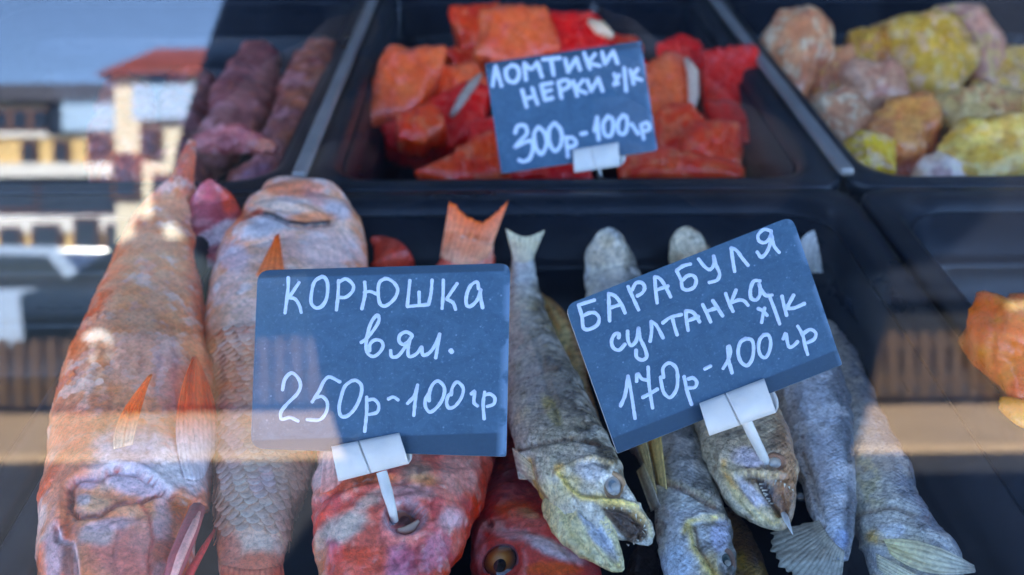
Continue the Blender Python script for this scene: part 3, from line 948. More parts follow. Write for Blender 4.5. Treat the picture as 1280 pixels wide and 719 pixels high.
B1, P1f = price_board('blue slate price board reading 250р for 100 grams among the red fish',
                      [(322, 338), (638, 329), (633, 571), (313, 561)], [16, 14, 4, 18], 0.347, rad(-13), 0, T1, 4.4, (-0.3, 1.8, 0.045, 0.955),
                      [(414, 558), (499, 541), (511, 580), (423, 602)],
                      [(477, 590, 7.0, None), (484, 615, 7.0, None), (490, 636, 5.6, at_z(490, 636, Z0 + 0.004)), (495, 660, 4.6, at_z(495, 660, Z0 - 0.012))])
B2, P2f = price_board('blue slate price board reading 170р, tilted over the dried fish',
                      [(706, 382), (990, 270), (1053, 456), (772, 567)], [14, 14, 2, 3], 0.352, rad(-15), rad(2), T2, 4.6, (-0.3, 1.8, -0.2, 0.90),
                      [(874, 504), (955, 473), (970, 516), (887, 545)],
                      [(932, 525, 7.4, None), (940, 542, 7.2, None), (952, 566, 6.2, at_z(952, 566, Z0 + 0.004)), (963, 589, 5.0, at_z(963, 589, Z0 - 0.004)), (969, 608, 4.6, at_z(969, 608, Z0 - 0.014)),
                       (979, 640, 4.4, at_z(979, 640, Z0 - 0.013)), (983, 650, 4.0, at_z(983, 650, Z0 - 0.005)), (991, 668, 0.5, at_z(991, 668, Z0 - 0.004))])
B3, P3f = price_board('blue slate price board reading 300р in the tray of red salmon chunks',
                      [(606, 79), (801, 51), (822, 188), (627, 217)], [3, 3, 5, 3], 0.585, rad(-8), 0, T3, 5.0, (-0.3, 1.8, 0.06, 1.2),
                      [(716, 187), (773, 178), (775, 208), (718, 216)],
                      [(748, 206, 4.0, None), (749, 216, 3.6, None), (750, 226, 3.0, at_z(750, 226, Z0 - 0.03))])

# ------------------------------------------------------------------ fish toolkit
M_red = skin_mat('red_fish_skin', 0.38, 2.6, 0.2, 0.3, 0.28, coat=0.45)
M_redsc = skin_mat('red_fish_scales', 0.38, 3, 0.0, 0.3, 0.22, coat=0.45, dist=0.0002)
M_dry = skin_mat('dried_fish_skin', 0.30, 1.6, 0.30, 0.4, 0.42, coat=0.5, dist=0.0008)
M_head = skin_mat('dried_fish_head', 0.36, 2, 0.0, 0.4, 0.42, coat=0.45, dist=0.0007)
M_fin = skin_mat('fin_membrane', 0.42, 2, 0.0, 0.3, 0.2, coat=0.15, dist=0.0003)
M_smoke = skin_mat('smoked_skin', 0.40, 3, 0.12, 0.3, 0.25, coat=0.2)
def eye_mat(name, rough=0.08):
    m, nt, b = new_mat(name)
    at = node(nt, 'ShaderNodeAttribute', attribute_name='Col')
    nz = node(nt, 'ShaderNodeTexNoise', Scale=700.0, Detail=4.0)
    g = ramp(nt, nz.outputs[0], [(0.3, (0.75,) * 3), (0.7, (1.2,) * 3)])
    nt.links.new(mixc(nt, 1.0, at.outputs['Color'], g, 'MULTIPLY'), b.inputs['Base Color'])
    b.inputs['Roughness'].default_value = rough
    b.inputs['Coat Weight'].default_value = 0.6
    b.inputs['Coat Roughness'].default_value = 0.05
    return m
M_eye = eye_mat('wet_eye')
M_tooth = plain_mat('tooth_bone', (225, 215, 195), 0.35, 0.1, 800)

def sm(a, b, x):
    t = np.clip((x - a) / (b - a), 0, 1)
    return t * t * (3 - 2 * t)

def inside(x, y, pts):
    r = np.zeros(x.shape, bool)
    for (ax, ay), (bx, by) in zip(pts, pts[1:] + pts[:1]):
        c = ((ay > y) != (by > y)) & (x < (bx - ax) * (y - ay) / ((by - ay) if by != ay else 1e-9) + ax)
        r ^= c
    return r

class Body:
    """a lofted body: stations are (px, py, width in pixels, centre height in mm from the rim, thickness / width)"""
    def __init__(self, stations, nu=150, nv=72, noise=((60, 0.0012), (190, 0.0005)), seed=1, ops=(), base=None, paint=(), power=2.2, ymax=9.0, wr=()):
        C, W, T = [], [], []
        for px, py, w, z, t in stations:
            p = at_z(px, py, Z0 + z / 1000.0)
            if p.y > ymax:
                d_ = ray(px, py)
                p = CAM + d_ * (ymax / d_.y)
            hw = w * depth_of(p) / FPX / 2
            C.append(p); W.append(hw); T.append(hw * t)
        A = np.c_[np.array([tuple(c) for c in C]), W, T]
        B = catmull(A, nu)
        c, hw, ht = B[:, :3], np.maximum(B[:, 3], 2e-4), np.maximum(B[:, 4], 2e-4)
        tg = np.gradient(c, axis=0)
        tg /= np.linalg.norm(tg, axis=1)[:, None]
        k = 7
        ker = np.ones(k) / k
        tg = np.stack([np.convolve(np.pad(tg[:, i], k // 2, mode='edge'), ker, mode='valid') for i in range(3)], 1)
        tg /= np.linalg.norm(tg, axis=1)[:, None]
        vw = CAMa - c
        vw /= np.linalg.norm(vw, axis=1)[:, None]
        sd = np.cross(tg, vw)
        sd /= np.linalg.norm(sd, axis=1)[:, None]
        if sd[nu // 2] @ RGTa < 0 and abs(sd[nu // 2] @ RGTa) > 0.3:
            sd = -sd
        nn = np.cross(sd, tg)
        nn *= np.sign(np.sum(nn * vw, axis=1))[:, None]
        th = np.linspace(0, 2 * np.pi, nv, endpoint=False)
        ct, stt = np.cos(th), np.sin(th)
        e = 2.0 / power
        cx, sy = np.sign(ct) * np.abs(ct) ** e, np.sign(stt) * np.abs(stt) ** e
        P = c[:, None, :] + sd[:, None, :] * (hw[:, None] * cx)[..., None] + nn[:, None, :] * (ht[:, None] * sy)[..., None]
        out = sd[:, None, :] * (cx[None, :] / hw[:, None])[..., None] + nn[:, None, :] * (sy[None, :] / ht[:, None])[..., None]
        out /= np.linalg.norm(out, axis=2)[..., None]
        end = np.minimum(1, np.minimum(hw, ht) / 0.006)[:, None]
        disp = np.zeros((nu, nv))
        for i, (fq, am) in enumerate(noise):
            disp += am * vnoise(P * fq + 17.3 * seed, seed * 5 + i) * end
        arc0 = np.r_[0, np.cumsum(np.linalg.norm(np.diff(c, axis=0), axis=1))]
        ac = (hw[:, None] * cx[None, :])
        for i, (fa, fb, am) in enumerate(wr):     # folds: ridged noise stretched along or across the body
            q = np.stack([arc0[:, None] * fa + ac * fb * 0.35, ac * fb, np.full_like(ac, seed * 3.7 + i)], -1)
            rg = 1 - np.abs(vnoise(q, seed * 7 + i))
            disp += am * (rg ** 3 - 0.35) * end
        x, y = project(P)
        face = sm(-0.25, 0.15, sy)[None, :] * np.ones((nu, 1))
        for op in ops:
            disp += 0.001 * self.op(op, x, y) * face
        P = P + out * disp[..., None]
        self.P, self.N, self.c, self.hw, self.nu, self.nv = P, out, c, hw, nu, nv
        x, y = project(P)
        u = np.linspace(0, 1, nu)[:, None] * np.ones((1, nv))
        s = cx[None, :] * np.ones((nu, 1))
        col = base(u, s, x, y, P) if base else np.ones((nu, nv, 3)) * 0.5
        for pt in paint:
            col = self.pt(pt, x, y, col, P, seed)
        self.col = col
        arc = np.r_[0, np.cumsum(np.linalg.norm(np.diff(c, axis=0), axis=1))]
        self.arc = arc
        r = (hw + ht) / 2
        self.uv = np.stack([arc[:, None] * 1000 * np.ones((1, nv)), (np.pi - np.abs(th - np.pi))[None, :] * r[:, None] * 1000], -1)

    @staticmethod
    def op(o, x, y):
        k = o[0]
        if k in ('crease', 'ridge'):
            d, _ = poly_sd(x, y, o[1])
            v = o[3] * np.exp(-(d / o[2]) ** 2)
            return -v if k == 'crease' else v
        if k == 'step':                     # rises sharply on the right-hand side of the line, fades with distance
            d, sg = poly_sd(x, y, o[1])
            sd = d * sg
            return o[2] * sm(-1.5, 1.5, sd) * np.exp(-np.maximum(sd, 0) / o[3])
        if k == 'bump':
            q = ((x - o[1]) / o[3]) ** 2 + ((y - o[2]) / o[4]) ** 2
            return o[5] * np.exp(-q)
        if k == 'poly':                     # hollow (or raised) patch with a defined edge
            d, _ = poly_sd(x, y, o[1] + [o[1][0]])
            return -o[2] * sm(-o[3] * 0.3, o[3], np.where(inside(x, y, o[1]), d, -d))
        if k == 'pit':
            q = np.sqrt(((x - o[1]) / o[3]) ** 2 + ((y - o[2]) / o[4]) ** 2)
            return -o[5] * (1 - sm(0.75, 1.1, q)) + 0.25 * o[5] * np.exp(-((q - 1.25) / 0.2) ** 2)

    @staticmethod
    def pt(o, x, y, col, P, seed):
        k = o[0]
        wob = vnoise(P * 130, seed + 3) * 0.45 + vnoise(P * 420, seed + 9) * 0.35
        if k == 'blob':
            _, cx, cy, rx_, ry_, rgb, st = o[:7]
            an = rad(o[7]) if len(o) > 7 else 0
            dx, dy = x - cx, y - cy
            a, b = dx * math.cos(an) + dy * math.sin(an), -dx * math.sin(an) + dy * math.cos(an)
            q = np.sqrt((a / rx_) ** 2 + (b / ry_) ** 2)
            m = st * (1 - sm(0.55, 1.25, q + 0.45 * wob))
        elif k == 'line':
            d, _ = poly_sd(x, y, o[1])
            m = o[4] * np.exp(-(d / (o[2] * (1 + 0.5 * wob))) ** 2)
            rgb = o[3]
        elif k == 'side':
            d, sg = poly_sd(x, y, o[1])
            m = o[4] * sm(-o[2], o[2], d * sg + wob * o[2] * 0.6)
            rgb = o[3]
        elif k == 'poly':
            d, _ = poly_sd(x, y, o[1] + [o[1][0]])
            m = o[3] * sm(-o[4] * 0.6, o[4], np.where(inside(x, y, o[1]), d, -d) + wob * o[4] * 0.9)
            rgb = o[2]
        elif k == 'mottle':                 # (mottle, freq, rgb, strength, threshold)
            n = vnoise(P * o[1], seed + 21) * 0.65 + vnoise(P * o[1] * 2.7, seed + 22) * 0.35
            m = o[3] * sm(o[4], o[4] + 0.35, n)
            rgb = o[2]
        return col * (1 - m[..., None]) + lin(rgb) * m[..., None]

    wb = None
    def build(self, name, mat, root):
        if mat in (M_dry, M_head) and self.wb is None:
            self.wb = (2.55, 2.2, 1.8)
        nu, nv = self.nu, self.nv
        I = np.arange(nu * nv).reshape(nu, nv)
        a = I[:-1]
        b = I[1:]
        F = np.stack([a, np.roll(a, -1, 1), np.roll(b, -1, 1), b], -1).reshape(-1, 4).tolist()
        F += [tuple(I[0, ::-1]), tuple(I[-1])]
        o = mk(name, self.P.reshape(-1, 3), F, mat, root, cols=self.col.reshape(-1, 3), uv=self.uv.reshape(-1, 2), wb=self.wb)
        self.obj = o
        self.bvh = BVHTree.FromPolygons([Vector(p) for p in self.P.reshape(-1, 3)], F[:-2])
        return o

    def hit(self, px, py):
        d = ray(px, py).normalized()
        h = self.bvh.ray_cast(CAM, d)
        if h[0] is None:
            k = int(np.argmin((project(self.c)[0] - px) ** 2 + (project(self.c)[1] - py) ** 2))
            return at_depth(px, py, depth_of(Vector(self.c[k]))), -d
        n = h[1] if h[1].dot(d) < 0 else -h[1]
        return h[0], n

    def near(self, px, py):
        """body colour near a pixel"""
        q = (project(self.P)[0] - px) ** 2 + (project(self.P)[1] - py) ** 2
        q[:, self.nv // 2:] += 1e6
        return self.col.reshape(-1, 3)[int(np.argmin(q))]

def scales(B, root, size, u0, u1, mat, lift=0.35, tail_first=True, name='scales', jit=0.12, tint=1.0, edgek=1.15, th0=-0.1, th1=1.1):
    """overlapping scales laid over the visible side of a body; free edges point to the tail"""
    nu, nv = B.nu, B.nv
    sgn = -1.0 if tail_first else 1.0
    V, F, CC = [], [], []
    L0, L1 = B.arc[int(u0 * (nu - 1))], B.arc[int(u1 * (nu - 1))]
    rows = np.arange(L0, L1, size * 0.62)
    for ri, a in enumerate(rows):
        ui = np.interp(a, B.arc, np.arange(nu))
        i0 = min(int(ui), nu - 2)
        fu = ui - i0
        ring = B.P[i0] * (1 - fu) + B.P[i0 + 1] * fu
        rn = B.N[i0]
        rc = B.col[i0]
        tdir = B.c[i0 + 1] - B.c[i0]
        tdir = tdir / np.linalg.norm(tdir) * sgn
        js = np.arange(int(th0 * nv / 2), int(th1 * nv / 2) + 1)
        pts = ring[js % nv]
        dl = np.r_[0, np.cumsum(np.linalg.norm(np.diff(pts, axis=0), axis=1))]
        off = (ri % 2) * 0.5 * size
        for q in np.arange(off, dl[-1], size):
            jj = np.interp(q, dl, np.arange(len(js)))
            j0 = min(int(jj), len(js) - 2)
            fj = jj - j0
            p = pts[j0] * (1 - fj) + pts[j0 + 1] * fj
            n = rn[js[j0] % nv]
            s = pts[j0 + 1] - pts[j0]
            s = s / (np.linalg.norm(s) + 1e-12)
            n = np.cross(tdir, s)
            n = n / (np.linalg.norm(n) + 1e-12)
            if n @ rn[js[j0] % nv] < 0:
                n = -n
            sz = size * (1 + jit * RNG.normal() * 0.6)
            cl = rc[js[j0] % nv] * (1 + jit * RNG.normal()) * tint
            li = lift * 0.001 * (1 + 0.3 * RNG.normal())
            tilt = 0.5 * jit * RNG.normal()
            b0 = len(V)
            shp = [(-0.55, 0, -0.35), (-0.2, -0.52, -0.1), (0.25, -0.46, 0.75), (0.58, -0.2, 1.0), (0.66, 0, 1.0), (0.58, 0.2, 1.0), (0.25, 0.46, 0.75), (-0.2, 0.52, -0.1), (0.1, 0, 0.85)]
            for a_, b_, h in shp:
                V.append(p + tdir * a_ * sz + s * (b_ + tilt * a_) * sz + n * (h * li + 0.00012))
                edge = 0.82 if (a_ > 0.2 and h > 0.7 and (a_, b_) != (0.1, 0)) else 1.0
                CC.append(np.clip(cl * (edgek if edge < 1 else 1.0), 0, 1))  # raised free edges get a lighter colour, a painted highlight
            F += [(b0 + k, b0 + (k + 1) % 8, b0 + 8) for k in range(8)]
    o = mk(name, V, F, mat, root, cols=np.array(CC), uv=np.zeros((len(V), 2)), wb=B.wb)
    o['kind'] = 'stuff'
    return o

def fin(B, root, base, tip, c0, c1, rays=9, lift0=0.4, lift1=1.6, name='fin', curl=0.0, amp=0.35, na=None, nb=18, ragged=0.0, mid=None, mat=None, noise_c=0.2, cr=(0.0, 1.0)):
    """a rayed fin from a base line to a tip line (pixels); it lies on the body, lifting towards the tip (mm)"""
    na = na or rays * 4 + 1
    bp, tp = catmull(base, na), catmull(tip, na)
    mp_ = catmull(mid, na) if mid else (bp + tp) / 2
    V, CC = [], []
    dref = None
    for i in range(na):
        t = i / (na - 1)
        rag = 1.0 - ragged * (0.5 + 0.5 * math.sin(i * 0.31) * math.sin(i * 0.77 + 1.3)) if ragged else 1.0
        for j in range(nb):
            w = j / (nb - 1)
            v_ = w * rag
            q = bp[i] * (1 - v_) * (1 - 2 * v_) + mp_[i] * 4 * v_ * (1 - v_) + tp[i] * v_ * (2 * v_ - 1)
            sideways = np.array((-(tp[i] - bp[i])[1], (tp[i] - bp[i])[0])) * curl * math.sin(math.pi * w) * 0.5
            q = q + sideways
            p, n = B.hit(q[0], q[1])
            if dref is None:
                dref = depth_of(p)
            d = depth_of(p)
            # keep the sheet continuous where it leaves the body
            pd = V[-1] if j else None
            if pd is not None:
                d0 = depth_of(pd)
                d = min(max(d, d0 - 0.0022), d0 + 0.0012)
            h = (lift0 * (1 - w) + lift1 * w) if j else lift0
            rr = amp * math.cos(2 * math.pi * rays * t) * (0.4 + 0.6 * w)
            p2 = at_depth(q[0], q[1], d) if pd is not None else p
            V.append(p2 + (-ray(q[0], q[1]).normalized()) * 0.0)
            wc_ = min(1, max(0, (w - cr[0]) / (cr[1] - cr[0])))
            cc = lin(c0) * (1 - wc_) + lin(c1) * wc_
            k = 1 + noise_c * math.cos(2 * math.pi * rays * t) + 0.10 * RNG.normal()
            CC.append(cc * k)
            V[-1] = V[-1].copy()
            if j == nb - 1:
                for jj in range(nb):
                    ww = jj / (nb - 1)
                    hh = lift0 * (1 - ww) + lift1 * ww
                    rr = amp * math.cos(2 * math.pi * rays * t) * (0.4 + 0.6 * ww)
                    idx = len(V) - nb + jj
                    dirv = (CAM - V[idx]).normalized()
                    V[idx] = V[idx] + dirv * (hh + rr) * 0.001
    F = [(i * nb + j, i * nb + j + 1, (i + 1) * nb + j + 1, (i + 1) * nb + j) for i in range(na - 1) for j in range(nb - 1)]
    o = mk(name, V, F, mat or M_fin, root, cols=np.array(CC), uv=np.zeros((len(V), 2)), wb=B.wb)
    s = o.modifiers.new('thick', 'SOLIDIFY')
    s.thickness, s.offset = 0.0005, -1
    return o

def eye(B, root, px, py, rx_, ry_, rings, sink=0.8, dome=0.35, ang=0, pupil=None, rim=None):
    """an eye set in its socket; rings = [(radius fraction, srgb)] from the middle outwards"""
    p, n = B.hit(px, py)
    n = (n * 0.5 + (CAM - p).normalized() * 0.5).normalized()
    sc = depth_of(p) / FPX
    e1 = (RGT - n * RGT.dot(n)).normalized()
    e2 = n.cross(e1)
    ca, sa = math.cos(rad(ang)), math.sin(rad(ang))
    e1, e2 = e1 * ca + e2 * sa, e2 * ca - e1 * sa
    c = p - n * sink * 0.001
    R, A = 14, 32
    V, CC, F = [], [], []
    rs = [r for r, _ in rings]
    cs = np.array([lin(k) for _, k in rings])
    for i in range(R + 1):
        r = i / R
        cc = np.array([np.interp(r, rs, cs[:, k]) for k in range(3)])
        for k in range(A):
            t = 2 * math.pi * k / A
            V.append(c + e1 * (r * rx_ * sc * math.cos(t)) + e2 * (r * ry_ * sc * math.sin(t)) + n * (dome * rx_ * sc * (1 - r * r)))
            CC.append(cc)
    for i in range(R):
        for k in range(A):
            a, b = i * A + k, i * A + (k + 1) % A
            F.append((a, b, b + A, a + A))
    F.append(tuple(range(A - 1, -1, -1)))
    o = mk('eye', V, F, M_eye, root, cols=np.array(CC))
    if rim:
        V, F = [], []
        A2 = 10
        for k in range(A):
            t = 2 * math.pi * k / A
            cc = c + e1 * (rx_ * 1.04 * sc * math.cos(t)) + e2 * (ry_ * 1.04 * sc * math.sin(t)) + n * (sink * 0.0009)
            od = (e1 * math.cos(t) + e2 * math.sin(t))
            for q in range(A2):
                s = 2 * math.pi * q / A2
                V.append(cc + od * (0.0010 * math.cos(s)) + n * (0.0009 * math.sin(s)))
        for k in range(A):
            for q in range(A2):
                F.append((k * A2 + q, k * A2 + (q + 1) % A2, ((k + 1) % A) * A2 + (q + 1) % A2, ((k + 1) % A) * A2 + q))
        mk('eyelid', V, F, M_fin, o, cols=np.tile(lin(rim), (len(V), 1)), uv=np.zeros((len(V), 2)))
    if pupil:
        px2, py2, pr, pc = pupil
        V, CC, F = [], [], []
        pc3 = c + e1 * ((px2) * sc) + e2 * ((py2) * sc) + n * (dome * rx_ * sc * (1 - ((px2 / rx_) ** 2 + (py2 / ry_) ** 2)))
        for i in range(5):
            r = i / 4
            for k in range(20):
                t = 2 * math.pi * k / 20
                V.append(pc3 + (e1 * math.cos(t) + e2 * math.sin(t)) * (pr * sc * r) + n * (0.0003 * (1 - r * r) + 0.0006))
                CC.append(lin(pc))
        F = [(i * 20 + k, i * 20 + (k + 1) % 20, i * 20 + 20 + (k + 1) % 20, i * 20 + 20 + k) for i in range(4) for k in range(20)]
        mk('pupil', V, F, M_eye, o, cols=np.array(CC))
    return o

def teeth(B, root, line, n, length, tooth_dir, name='teeth', lift=0.3, curve_d=0.0):
    """a row of small pointed teeth along a jaw line (pixels); tooth_dir = picture direction of the points"""
    L = catmull(line, n)
    V, F = [], []
    for i, q in enumerate(L):
        p, nn = B.hit(q[0], q[1])
        p = p + nn * lift * 0.001
        sc = depth_of(p) / FPX
        ln = length * (0.6 + 0.7 * RNG.random())
        dx, dy = tooth_dir
        dx += 0.25 * RNG.normal(); dy += 0.25 * RNG.normal()
        tipp = p + (RGT * dx - UPV * dy) * (ln * sc) + nn * 0.0003
        a = (tipp - p).normalized()
        e1 = a.cross(nn).normalized()
        e2 = a.cross(e1)
        b0 = len(V)
        for k in range(5):
            t = 2 * math.pi * k / 5
            V.append(p + (e1 * math.cos(t) + e2 * math.sin(t)) * (1.35 * sc))
        V.append(tipp)
        F += [(b0 + k, b0 + (k + 1) % 5, b0 + 5) for k in range(5)] + [tuple(b0 + k for k in range(4, -1, -1))]
    o = mk(name, V, F, M_tooth, root)
    o['kind'] = 'stuff'
    return o

def spike(root, pts, c, name='fin_spine', mat=None):
    """a thin tapering spine through 3D points with radii (m)"""
    V, F, CC = [], [], []
    n = len(pts)
    for i, (p, r) in enumerate(pts):
        t = (pts[min(i + 1, n - 1)][0] - pts[max(i - 1, 0)][0]).normalized()
        e1 = t.cross((CAM - p).normalized()).normalized()
        e2 = t.cross(e1)
        for k in range(8):
            a = 2 * math.pi * k / 8
            V.append(p + (e1 * math.cos(a) + e2 * math.sin(a)) * r)
            CC.append(lin(c))
    F = [(i * 8 + k, i * 8 + (k + 1) % 8, i * 8 + 8 + (k + 1) % 8, i * 8 + 8 + k) for i in range(n - 1) for k in range(8)]
    F += [tuple(range(7, -1, -1)), tuple(range(len(V) - 8, len(V)))]
    return mk(name, V, F, mat or M_fin, root, cols=np.array(CC), uv=np.zeros((len(V), 2)))

def fish_root(name, label, cat, B, group=None):
    k = B.P.reshape(-1, 3)[:, 2].argmin()
    c = B.P.reshape(-1, 3)[k]
    return empty(name, tuple(c), label, cat, group)

def z_at(ox, oy, k):
    """picture points read off an enlarged view"""
    return lambda pts: [(ox + a / k, oy + b / k) for a, b in pts]

# ------------------------------------------------------------------ red fish
def red_base(top, side, belly, dark=None):
    def f(u, s, x, y, P):
        a = np.abs(s)[..., None]
        w = sm(0.35, 1.0, a + 0.25 * vnoise(P * 90, 4)[..., None])
        c = lin(top) * (1 - w) + lin(side) * w
        n = (0.5 + 0.5 * vnoise(P * 150, 8))[..., None]
        return c * (0.85 + 0.3 * n) + (lin(belly) - c) * 0.35 * sm(0.3, 0.9, n)
    return f

Z1 = z_at(50, 560, 4.52)
Z8 = z_at(60, 400, 3.6)
gillA = Z1([(150, 330), (160, 230), (230, 172), (330, 165), (430, 137), (540, 152), (640, 205), (700, 258), (800, 312), (880, 345)])
foldA = Z1([(165, 240), (182, 310), (172, 350), (215, 395), (320, 378), (430, 322), (500, 306), (580, 302), (680, 262)])
foldB = Z1([(560, 305), (612, 380), (640, 520), (612, 620), (620, 730)])
jawA = Z1([(110, 470), (115, 525), (190, 548), (205, 640), (210, 760)])
R1 = Body([(240, 176, 10, 22, 0.5), (234, 200, 20, 18, 0.6), (226, 232, 32, 12, 0.7), (210, 272, 68, 2, 0.7), (198, 320, 96, -4, 0.75), (188, 380, 126, -8, 0.75), (178, 440, 158, -10, 0.75),
           (173, 500, 184, -11, 0.72), (168, 560, 196, -11, 0.7), (160, 610, 194, -10, 0.66), (152, 660, 186, -10, 0.62), (147, 715, 176, -10, 0.6), (143, 775, 150, -12, 0.6), (140, 830, 80, -14, 0.6), (139, 850, 20, -14, 0.6)],
          nu=360, nv=200, seed=2, noise=((45, 0.0012), (130, 0.0005), (420, 0.00022)), wr=((60, 260, 0.0005), (230, 90, 0.0003)),
          base=red_base((232, 140, 100), (228, 92, 56), (238, 184, 160)),
          ops=[('step', gillA, 3.8, 22), ('crease', gillA, 2.6, 2.2), ('crease', foldA, 2.8, 3.0), ('ridge', [(q[0], q[1] + 6) for q in foldA], 4, 0.9),
               ('crease', foldB, 2.6, 1.0), ('ridge', [(q[0] - 6, q[1]) for q in foldB], 4, 0.8), ('crease', jawA, 3, 1.8), ('ridge', [(q[0] + 5, q[1] + 2) for q in jawA], 3.5, 1.0),
               ('bump', 160, 606, 26, 12, 1.4), ('bump', 108, 606, 16, 8, 1.2), ('bump', 110, 634, 18, 10, 1.0), ('bump', 190, 640, 14, 26, 1.0), ('crease', [(128, 600), (136, 614), (150, 624)], 3, 1.0),
               ('crease', [(100, 640), (140, 648), (180, 646)], 3.5, 0.9), ('crease', [(148, 655), (140, 690), (146, 719)], 3, 0.8), ('crease', [(170, 660), (164, 700)], 2.5, 0.6),
               ('bump', 170, 560, 40, 26, 1.6), ('crease', [(196, 470), (186, 520), (180, 570)], 4, 1.0), ('crease', [(120, 430), (150, 470), (130, 540)], 5, 0.8),
               ('crease', [(150, 560), (165, 575), (185, 590)], 2.2, 0.7), ('crease', [(170, 548), (180, 575), (200, 585)], 2.2, 0.7), ('crease', [(185, 545), (196, 566)], 2, 0.6)],
          paint=[('blob', 236, 205, 20, 46, (232, 104, 84), 0.85), ('blob', 250, 340, 16, 60, (222, 84, 58), 0.7), ('blob', 190, 350, 60, 70, (216, 144, 104), 0.4),
                 ('mottle', 70, (222, 160, 134), 0.5, 0.0), ('mottle', 120, (240, 214, 206), 0.5, 0.15), ('mottle', 60, (220, 104, 70), 0.5, 0.2),
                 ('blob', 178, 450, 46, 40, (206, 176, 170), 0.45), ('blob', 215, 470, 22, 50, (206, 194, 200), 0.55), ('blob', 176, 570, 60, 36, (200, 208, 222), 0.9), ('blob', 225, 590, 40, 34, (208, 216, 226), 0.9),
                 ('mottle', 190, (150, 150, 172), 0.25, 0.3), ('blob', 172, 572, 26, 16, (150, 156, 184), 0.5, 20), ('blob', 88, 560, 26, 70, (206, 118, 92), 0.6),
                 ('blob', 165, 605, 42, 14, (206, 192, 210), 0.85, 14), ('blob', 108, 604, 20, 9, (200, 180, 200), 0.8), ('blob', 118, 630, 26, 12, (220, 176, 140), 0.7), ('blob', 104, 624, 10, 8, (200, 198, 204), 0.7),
                 ('blob', 160, 690, 62, 44, (206, 118, 116), 0.75), ('blob', 120, 668, 28, 14, (196, 188, 186), 0.75), ('blob', 140, 655, 40, 9, (216, 188, 198), 0.7, -8), ('blob', 178, 665, 20, 26, (216, 150, 138), 0.6),
                 ('blob', 204, 650, 14, 30, (226, 186, 186), 0.85), ('blob', 202, 690, 12, 16, (214, 112, 84), 0.8), ('blob', 204, 715, 12, 14, (222, 178, 180), 0.8), ('blob', 226, 632, 16, 22, (224, 120, 60), 0.85),
                 ('blob', 68, 690, 14, 44, (150, 146, 158), 0.75), ('blob', 84, 705, 9, 30, (60, 52, 62), 0.8), ('blob', 170, 640, 40, 8, (226, 168, 140), 0.5, 10),
                 ('line', gillA, 2.6, (150, 48, 30), 0.95), ('line', foldA, 2.4, (104, 44, 38), 0.9), ('line', foldB, 2.0, (190, 70, 66), 0.6), ('line', jawA, 3.0, (206, 200, 210), 0.7),
                 ('line', [(q[0] - 4, q[1] + 3) for q in jawA], 2.0, (70, 50, 56), 0.6)])
r1 = fish_root('red_fish', 'large orange-pink fish lying belly up, its tail over the tray rim', 'fish', R1, 'whole red fish')
R1.wb = (2.3, 1.78, 1.6)
R1.build('body', M_red, r1)
scales(R1, r1, 0.0034, 0.12, 0.66, M_redsc, 0.30, True, jit=0.05, edgek=1.2)
fin(R1, r1, [(230, 598), (250, 600), (263, 574)], [(240, 449), (243, 445), (247, 450)], (206, 214, 226), (236, 84, 24), 9, 0.5, 1.6, 'pelvic_fin', amp=0.35, mid=[(220, 524), (246, 518), (271, 524)], cr=(0.22, 0.55), noise_c=0.14, nb=30)
fin(R1, r1, [(142, 562), (166, 556)], [(186, 471), (190, 468)], (216, 190, 170), (232, 100, 36), 5, 0.5, 1.4, 'pelvic_fin', amp=0.35, mid=[(150, 520), (176, 514)], cr=(0.1, 0.5), noise_c=0.14)
spike(r1, [(at_z(247, 636, Z0 - 0.002), 0.0028), (at_z(236, 665, Z0 + 0.0), 0.0032), (at_z(222, 700, Z0 + 0.0), 0.0032), (at_z(206, 745, Z0 - 0.004), 0.002)], (150, 84, 92))
spike(r1, [(at_z(249, 637, Z0 - 0.001), 0.0012), (at_z(241, 660, Z0 + 0.002), 0.0014), (at_z(226, 695, Z0 + 0.003), 0.0014), (at_z(212, 735, Z0 + 0.0), 0.001)], (228, 172, 168))
spike(r1, [(at_z(268, 663, Z0 - 0.010), 0.0005), (at_z(255, 685, Z0 - 0.006), 0.0011), (at_z(236, 719, Z0 - 0.006), 0.0015), (at_z(222, 745, Z0 - 0.008), 0.0015)], (212, 70, 72))

